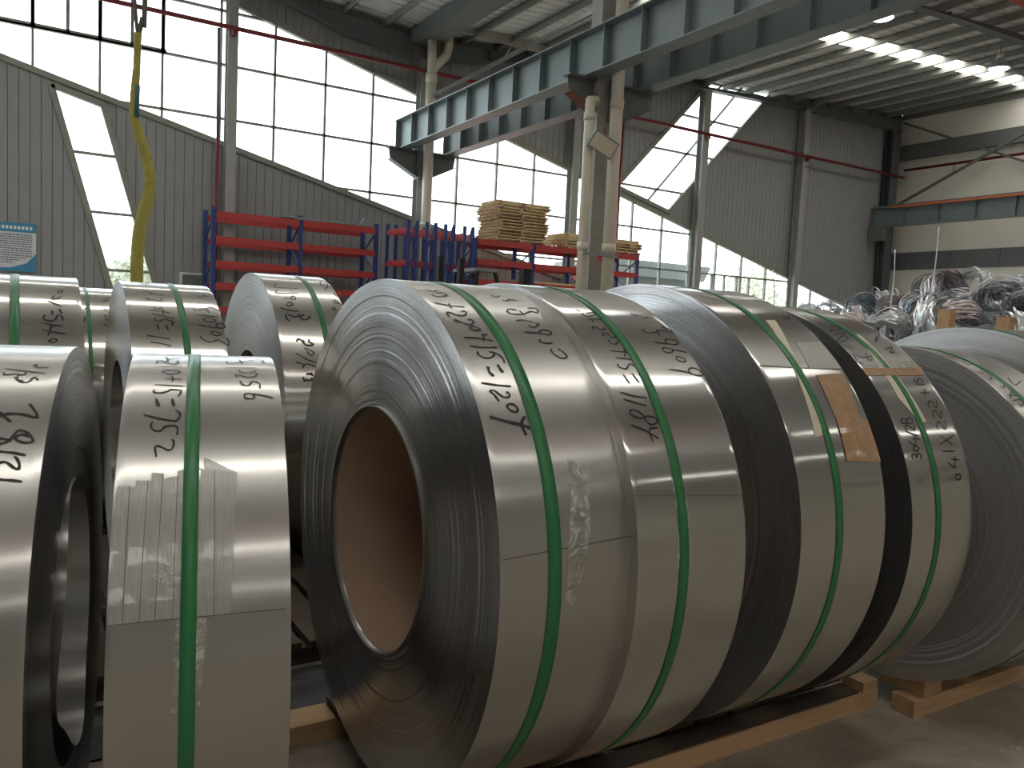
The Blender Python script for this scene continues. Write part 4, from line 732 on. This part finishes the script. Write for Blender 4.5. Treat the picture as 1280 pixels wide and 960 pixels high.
def coil(key, label, skin, r=.254, nseg=160, nring=70, core=False, edge=None, tele=0.0, sd=1, group=None, swid=.024, face='L', jitter=.00018):
    d = DATA['coils'][key]; R, w = d['R'], d['w']; rr = random.Random(sd)
    t = thing('steel_coil', label, 'steel coil', (d['p'][0], d['p'][1], .075), math.radians(d['th']), group)
    ctr = (0, 0, R)
    # outer wraps
    m = MB(); e = 0
    m.lathe([(0, R-.0005), (.002, R), (.012, R+e*.3), (w*.5, R), (w-.012, R+e*.3), (w-.002, R), (w, R-.0005)], nseg)
    m.build('outer_wrap', skin, t, ctr)
    # slit edges of the wraps on both ends
    for side in (0, 1):
        m = MB(); n = nring if side == (0 if face == 'L' else 1) else max(14, nring//4)
        prof = []; tl = 0
        for i in range(n+1):
            q = i/n; rad = R-.0006-(R-r-.001)*q
            if rr.random() < .08: tl += rr.uniform(-.0009, .001)
            off = tl+rr.uniform(-jitter, jitter)+tele*math.sin(q*PI)**2
            off = max(-.012, min(.012, off))*min(1, q*14)
            prof.append((off if side == 0 else w-off, rad))
        m.lathe(prof, nseg); m.build('wound_edge', edge or EDGE, t, ctr)
    # bore
    m = MB()
    if core:
        m.lathe([(.006, r+.0012), (.006, r-.006), (w-.006, r-.006), (w-.006, r+.0012)], 96, True)
        m.build('core_tube', M['core'], t, ctr)
        m = MB(); m.lathe([(-.006, r+.004), (-.007, r+.0005), (.02, r+.0005)], 96, True); m.build('inner_lip', skin, t, ctr)
    else:
        m.lathe([(.002, r), (w-.002, r)], 96, True); m.build('inner_wrap', skin, t, ctr)
    s = d['strap']
    if s is not None:
        s = min(max(s, swid), w-swid)
        m = MB(); h = swid/2
        m.lathe([(s-h, R+.0004), (s-h, R+.0016), (s+h, R+.0016), (s+h, R+.0004)], nseg, False, True)
        for i in range(len(m.sm)): m.sm[i] = True
        sb = m.build('strapping_band', M['green'], t, ctr); sb['label'] = 'green plastic strapping band'
        # crimp seal on the far side of the crown
        m = MB(); a = math.radians(112); dd = .016
        for q in (0,):
            V = []
            for aa in (a-dd/R, a+dd/R):
                for ss in (s-h-.002, s+h+.002):
                    for r2 in (R+.0017, R+.003): V.append((ss, -r2*math.cos(aa), r2*math.sin(aa)))
            m.add(V, [(0,1,3,2), (4,6,7,5), (1,5,7,3), (0,2,6,4), (0,4,5,1), (2,3,7,6)])
        m.build('crimp_seal', M['galv'], t, ctr)
    st = DATA['strokes'].get(key)
    if st:
        gr = []          # strokes that stand together form one written line
        for k_, pts in st:
            bb = (min(p[0] for p in pts)-.02, max(p[0] for p in pts)+.02, min(math.radians(p[1])*R for p in pts)-.022, max(math.radians(p[1])*R for p in pts)+.022)
            hit = [g for g in gr if any(b_[0] < bb[1] and bb[0] < b_[1] and b_[2] < bb[3] and bb[2] < b_[3] for b_ in g[1])]
            ng = ([(k_, pts)], [bb])
            for g in hit: ng[0].extend(g[0]); ng[1].extend(g[1]); gr.remove(g)
            gr.append(ng)
        for g in gr:
            o = writing(g[0], R, sd).build('marker_writing', M['ink'], t, ctr); o['label'] = 'black marker handwriting'
            if len(g[0]) > 1: o['kind'] = 'stuff'
    PM = {'tape_edge': 'lap', 'tape_strip': 'silver_tape', 'clear_tape': 'clear_tape', 'plastic_scrap': 'clear_tape', 'wrap_end': 'lap', 'white_tape': 'white_tape', 'kraft_tape': 'kraft', 'silver_tape': 'silver_tape'}
    for kk, nm, L, Rr, off in DATA['patches']:
        if kk != key: continue
        cl = lambda P: [(min(max(s, -.004), w+.004), a) for s, a in P]
        o = patch_mesh(cl(L), cl(Rr), R, off, w).build(nm, M[PM[nm]], t, ctr)
        if nm == 'kraft_tape': o['label'] = 'brown kraft paper tape'
    return t
coil('c1', 'big slit steel coil in centre foreground with open bore, marked 220+15=1207', ST['brushed'], .2585, 220, 130, True, EDGE, .004, 1, swid=.026)
coil('c2', 'second coil of the right-hand row, marked 225+15=1184', ST['bright'], .257, 200, 60, True, EDGE, 0, 2, swid=.022)
coil('c3', 'third coil of the right-hand row, with brown paper taped down its right edge', ST['bright'], .257, 200, 110, False, EDGE, 0, 3, swid=.021)
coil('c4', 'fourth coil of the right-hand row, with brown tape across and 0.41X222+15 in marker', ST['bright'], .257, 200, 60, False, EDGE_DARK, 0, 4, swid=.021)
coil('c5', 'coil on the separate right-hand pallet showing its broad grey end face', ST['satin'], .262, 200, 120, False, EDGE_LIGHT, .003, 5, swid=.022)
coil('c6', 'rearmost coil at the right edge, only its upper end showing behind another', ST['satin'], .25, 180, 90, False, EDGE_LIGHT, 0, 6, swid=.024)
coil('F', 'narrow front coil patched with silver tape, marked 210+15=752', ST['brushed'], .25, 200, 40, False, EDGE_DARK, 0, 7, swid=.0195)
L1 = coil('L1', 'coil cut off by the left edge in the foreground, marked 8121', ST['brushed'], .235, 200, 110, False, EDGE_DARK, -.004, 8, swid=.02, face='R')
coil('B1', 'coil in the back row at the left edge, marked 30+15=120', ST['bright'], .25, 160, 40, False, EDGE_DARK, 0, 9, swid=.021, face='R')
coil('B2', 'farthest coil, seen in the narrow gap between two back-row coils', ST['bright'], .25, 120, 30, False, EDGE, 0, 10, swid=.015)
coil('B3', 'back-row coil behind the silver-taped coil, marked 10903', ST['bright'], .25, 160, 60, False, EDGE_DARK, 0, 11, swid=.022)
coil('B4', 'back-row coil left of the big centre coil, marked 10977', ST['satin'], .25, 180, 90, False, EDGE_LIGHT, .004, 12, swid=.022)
# loose inner wraps sagging in the bore of the left front coil
def loose(t, R, w, r0):
    m = MB(); V = []; F = []; n = 60
    for i in range(n):
        a = -2.5+4.4*i/(n-1); rad = r0-.004-.03*math.sin(i/(n-1)*PI)**2-.02*math.exp(-((a+.9)/.3)**2)
        for x in (.02, w+.006*math.sin(a*3)+.004): V.append((x, -rad*math.cos(a), rad*math.sin(a)))
    for i in range(n-1): F.append((2*i, 2*i+1, 2*i+3, 2*i+2))
    m.add(V, F, True); o = m.build('loose_wrap', ST['satin'], t, (0, 0, R)); return o
loose(L1, .454, .30, .235)

# ------------------------------------------------------------------ timbers under the coils
def timber(name, label, x0, x1, y0, y1, z0, z1, mt='wood', rz=0):
    o = MB().box(x0, x1, y0, y1, z0, z1)
    return tag(o.build(name, M[mt]), label, 'timber')
t = thing('timber_pallet', 'low timber pallet under the right-hand row of four coils', 'pallet')
MB().box(.50, 2.12, 1.345, 1.415, 0, .05).build('bearer', M['wood'], t)
MB().box(.42, 2.12, 1.86, 1.95, 0, .05).build('bearer', M['wood'], t)
for k in range(1, 13): MB().box(.56+k*.117, .66+k*.117, 1.43, 1.94, .05, .072).build('deck_board', M['wood_dark'], t)
MB().box(.52, 2.04, 1.352, 1.413, .05, .056).build('dark_top_strip', M['wood_dark'], t)  # thin dark strip laid over the bearer top
MB().box(2.05, 2.115, 1.345, 1.415, .05, .08).build('end_cleat', M['wood'], t)
t = thing('timber_pallet', 'low timber pallet under the two coils at the right edge', 'pallet')
MB().box(2.14, 3.9, 1.245, 1.315, 0, .05).build('bearer', M['wood'], t)
MB().box(2.14, 3.9, 1.66, 1.74, 0, .05).build('bearer', M['wood'], t)
for k in range(14): MB().box(2.36+k*.117, 2.46+k*.117, 1.325, 1.74, .05, .072).build('deck_board', M['wood_dark'], t)
MB().box(2.19, 2.275, 1.25, 1.38, .05, .098).build('end_cleat', M['wood'], t)
t = thing('timber_pallet', 'low dark timber pallet under the two left front coils', 'pallet', (0, 0, 0))
MB().box(-.5, .40, 1.28, 1.35, 0, .05).build('bearer', M['wood_dark'], t); MB().box(-.5, .40, 1.66, 1.73, 0, .05).build('bearer', M['wood_dark'], t)
for k in range(7): MB().box(-.48+k*.125, -.38+k*.125, 1.28, 1.73, .05, .072).build('deck_board', M['wood_dark'], t)
t = thing('timber_pallet', 'low dark timber pallet under the back row of coils', 'pallet')
for y0 in (2.35, 2.85, 3.35): MB().box(-.4, 1.2, y0-.04, y0+.04, 0, .05).build('bearer', M['wood_dark'], t)
for k in range(13): MB().box(-.38+k*.125, -.28+k*.125, 2.3, 3.75, .05, .072).build('deck_board', M['wood_dark'], t)
t = thing('timber_pallet', 'small dark timber pallet under the farthest coil', 'pallet')
MB().box(.05, .45, 3.95, 4.02, 0, .05).build('bearer', M['wood_dark'], t); MB().box(.05, .45, 4.4, 4.47, 0, .05).build('bearer', M['wood_dark'], t)
for k in range(3): MB().box(.07+k*.13, .17+k*.13, 3.95, 4.47, .05, .072).build('deck_board', M['wood_dark'], t)

# black plastic film between the front and back rows
m = MB(); r7 = random.Random(4); V = []; F = []; nx, ny = 40, 9
for i in range(nx+1):
    for j in range(ny+1): V.append((-.6+2.5*i/nx, 2.0+.27*j/ny, .004+.022*r7.random()*(1 if 0 < j < ny else .2)))
for i in range(nx):
    for j in range(ny): F.append((i*(ny+1)+j, (i+1)*(ny+1)+j, (i+1)*(ny+1)+j+1, i*(ny+1)+j+1))
m.add(V, F, True); tag(m.build('plastic_film', M['black']), 'crumpled black plastic film on the floor between the two coil rows', 'plastic film')

# ------------------------------------------------------------------ scrap strip pile
def bundle_mesh(sd, mi):
    rr = random.Random(sd); m = MB(); R0 = .24
    for k in range(52):
        R1 = R0*rr.uniform(.72, 1.12); zc = rr.uniform(-.10, .10); tx, ty = rr.gauss(0, .09), rr.gauss(0, .09); cx, cy = rr.gauss(0, .03), rr.gauss(0, .03)
        wd = rr.uniform(.007, .015); n = 22; ph = rr.uniform(0, 6); V = []; F = []
        a1 = rr.uniform(1.2, 2.0)*PI; e1 = rr.uniform(.75, 1)
        for i in range(n+1):
            a = ph+a1*i/n; wob = 1+.03*math.sin(2*a+k)+.012*math.sin(5*a+2*k)
            p = Vector((cx+R1*wob*math.cos(a), cy+R1*e1*wob*math.sin(a), zc+tx*math.cos(a)*R1+ty*math.sin(a)*R1+.012*math.sin(5*a+k)))
            up = Vector((.25*math.cos(a+k), .25*math.sin(a+k), 1)).normalized()
            V += [p-up*wd, p+up*wd]
        for i in range(n): F.append((2*i, 2*i+1, 2*i+3, 2*i+2))
        m.add(V, F, True)
    return m.mesh('scrap_bundle', M['scrap'][mi])
protos = [bundle_mesh(20+k, [0, 1, 0, 2, 1, 0, 3, 0][k]) for k in range(8)]
r5 = random.Random(11)
def topz(h):
    pts = [(46, .03, 14), (49, .044, 14), (51.2, .052, 14), (52.6, .042, 13), (55.5, .064, 11.2), (58, .070, 10.8), (60.5, .085, 10.6), (62.5, .080, 10.5), (66, .085, 10.5), (70, .07, 10.5)]
    for i in range(len(pts)-1):
        if pts[i][0] <= h <= pts[i+1][0]:
            q = (h-pts[i][0])/(pts[i+1][0]-pts[i][0]); return tuple(pts[i][k]+q*(pts[i+1][k]-pts[i][k]) for k in (1, 2))
    return pts[-1][1:]
h = 46.0; cnt = 0
while h < 69:
    sl, D = topz(h)
    for row in range(3):
        dist = D+row*.55; top = EYE+sl*dist-.2
        z = .24+.1*r5.random(); lim = top-(2-row)*.16
        while z < lim:
            if z > .55:
                a = math.radians(h+r5.uniform(-.8, .8)); pi_ = r5.randrange(8); o = link('scrap_bundle', protos[pi_])
                dd = dist+r5.uniform(-.2, .2); o.location = (dd*math.sin(a), dd*math.cos(a), z)
                o.rotation_euler = (r5.uniform(-1.9, 1.9), r5.uniform(-1.2, 1.2), r5.uniform(0, 6.28)); s = r5.uniform(.85, 1.25); o.scale = (s, s, s)
                tg_ = ['bright silver', 'dull grey', 'bright silver', 'bluish grey', 'dull grey', 'bright silver', 'pinkish', 'bright silver'][pi_]; tag(o, tg_+' tangled coil of thin metal strip on the right-hand scrap pile', 'scrap coil', tg_+' scrap coils on the pile'); cnt += 1
            z += r5.uniform(.24, .32)
    h += 1.75
# the heap they lie on
m = MB(); r6 = random.Random(5)
V = []; F = []; nh, nd = 26, 5
for i in range(nh):
    hh = math.radians(45+25*i/(nh-1)); sl, D = topz(math.degrees(hh))
    for j in range(nd):
        dist = D-.7+j*.8; zz = [0, .5, .62, .5, 0][j]*(.8+.4*r6.random()); V.append((dist*math.sin(hh), dist*math.cos(hh), zz))
for i in range(nh-1):
    for j in range(nd-1): F.append((i*nd+j, (i+1)*nd+j, (i+1)*nd+j+1, i*nd+j+1))
m.add(V, F, False); tag(m.build('scrap_heap', M['scrap'][1]), 'flattened base of the metal scrap heap at right', 'scrap', None, 'stuff')
# single whiskers of strip sticking up from the pile
for (h, D, sl0, sl1, lean) in ((56.4, 11, .03, .10, .02), (58.6, 11, .04, .125, .25), (49.3, 14, .02, .075, -.3)):
    a = math.radians(h); p = Vector((D*math.sin(a), D*math.cos(a), EYE+sl0*D)); q = Vector((p.x+lean*.3, p.y, EYE+sl1*D))
    tag(MB().tube(smooth([p, (p+q)/2+Vector((.03, 0, 0)), q], 5), .008, 6).build('strip_whisker', M['scrap'][0]), {56.4: 'short loose metal strip standing up from the scrap pile', 58.6: 'tall loose metal strip standing up from the scrap pile', 49.3: 'thin loose strip standing up by the low window at the pile end'}[h], 'strip')
# stillage rails before the pile
t = thing('steel_stillage', 'grey tube stillage rails in front of the scrap pile', 'stillage', (0, 0, 0))
def pol(h, D, z): a = math.radians(h); return (D*math.sin(a), D*math.cos(a), z)
for hh in (53.2, 56.2, 58.1, 62.0, 65.5): MB().bar(pol(hh, 9.2, 0), pol(hh, 9.2, 1.2), .07, .07).build('post', M['galv'], t)
for z in (1.2, 1.02, .6): MB().bar(pol(52.6, 9.2, z+.02), pol(58.1, 9.2, z-.02), .045, .045).build('rail', M['galv'], t)
for z in (1.14, .95, .6): MB().bar(pol(58.1, 9.2, z), pol(66, 9.2, z), .045, .045).build('rail', M['galv'], t)
for (hh, zt, lab) in ((59.4, 1.36, 'pale timber post before the scrap pile, left of the two'), (62.6, 1.31, 'pale timber post before the scrap pile, right of the two')):
    p = pol(hh, 8.6, 0); m = MB(); m.bar((p[0], p[1], 0), (p[0]+.08, p[1], zt), .12, .1)
    o = m.build('timber_post', M['wood']); tag(o, lab, 'timber')

# ------------------------------------------------------------------ litter
r8 = random.Random(9)
for k in range(26):
    x, y = r8.uniform(1.6, 3.0), r8.uniform(.85, 1.3)
    n = r8.randint(4, 6); a0 = r8.random()*6; s = r8.uniform(.004, .012)
    m = MB(); V = [(s*math.cos(a0+6.28*i/n)*r8.uniform(.5, 1.4), s*math.sin(a0+6.28*i/n)*r8.uniform(.5, 1.4), 0) for i in range(n)]
    V += [(v[0]*.8, v[1]*.8, .004) for v in V]; F = [tuple(range(n))[::-1], tuple(range(n, 2*n))]+[(i, (i+1) % n, n+(i+1) % n, n+i) for i in range(n)]
    m.add(V, F); o = m.build('litter_flake', M['debris'], None, (x, y, .0005)); tag(o, 'tiny pale flake of litter on the dusty concrete floor', 'litter', 'litter flakes on the floor')
m = MB(); pts = smooth([(0, 0, .003), (.015, .012, .012), (.03, .008, .02), (.038, -.01, .012)], 5); m.tube(pts, .003, 6)
tag(m.build('plastic_curl', M['white_paint'], None, (1.32, 1.26, 0)), 'curled white plastic scrap on the floor by the pallet beam', 'litter')

# ------------------------------------------------------------------ outside, seen through the glazing
def tree(x, y, h, label, sd):
    t = thing('tree', label, 'tree', (x, y, -.1)); rr = random.Random(sd)
    MB().tube([(0, 0, 0), (.1, 0, h*.3), (0, .1, h*.65)], [.16, .12, .06], 8).build('trunk', M['bark'], t)
    m = MB()
    for k in range(1400):
        u = Vector((rr.gauss(0, 1), rr.gauss(0, 1), rr.gauss(0, 1))).normalized()*rr.random()**.4
        p = Vector((u.x*h*.33, u.y*h*.33, h*.62+u.z*h*.38)); s = .11
        a = Vector((rr.uniform(-1, 1), rr.uniform(-1, 1), rr.uniform(-1, 1))).normalized()*s; b2 = a.cross(Vector((rr.uniform(-1, 1), rr.uniform(-1, 1), rr.uniform(-1, 1)))).normalized()*s*.6
        m.add([p-a, p+b2, p+a, p-b2], [(0, 1, 2, 3)])
    o = m.build('foliage', M['leaf'], t); o['kind'] = 'stuff'
tree(30.0, 27, 4.6, 'leafy tree outside the low right windows', 1); tree(34.0, 31, 4.8, 'second leafy tree outside, right of and behind the tree by the low windows', 2); tree(2.9, 27, 2.6, 'small leafy tree outside the slanted left window', 3)
t = thing('annexe', 'grey low building outside behind the middle glazing', 'building', (25.0, 28, -.1))
MB().box(-2.6, 1.6, 0, 4, 0, 3.4).build('wall', M['grey_build'], t); MB().prism([(-3.0, 3.4), (2.2, 3.4), (2.6, 4.1), (-3.0, 4.1)], 'y', -.4, 4.4).build('roof', M['grey_build'], t)
for k in range(3): MB().box(-2.1+k*1.2, -1.3+k*1.2, -.03, 0, 1.0, 2.2).build('window', M['dark_glass'], t)
t = thing('cargo_container', 'red cargo container outside behind the long rack', 'container', (18.0, 27, -.1))
MB().box(-3.2, 2.2, 0, 2.4, .12, 3.3).build('shell', M['red_box'], t)
for k in range(20): MB().box(-3.1+k*.27, -2.98+k*.27, -.03, 0, .2, 3.2).build('rib', M['red_box'], t)
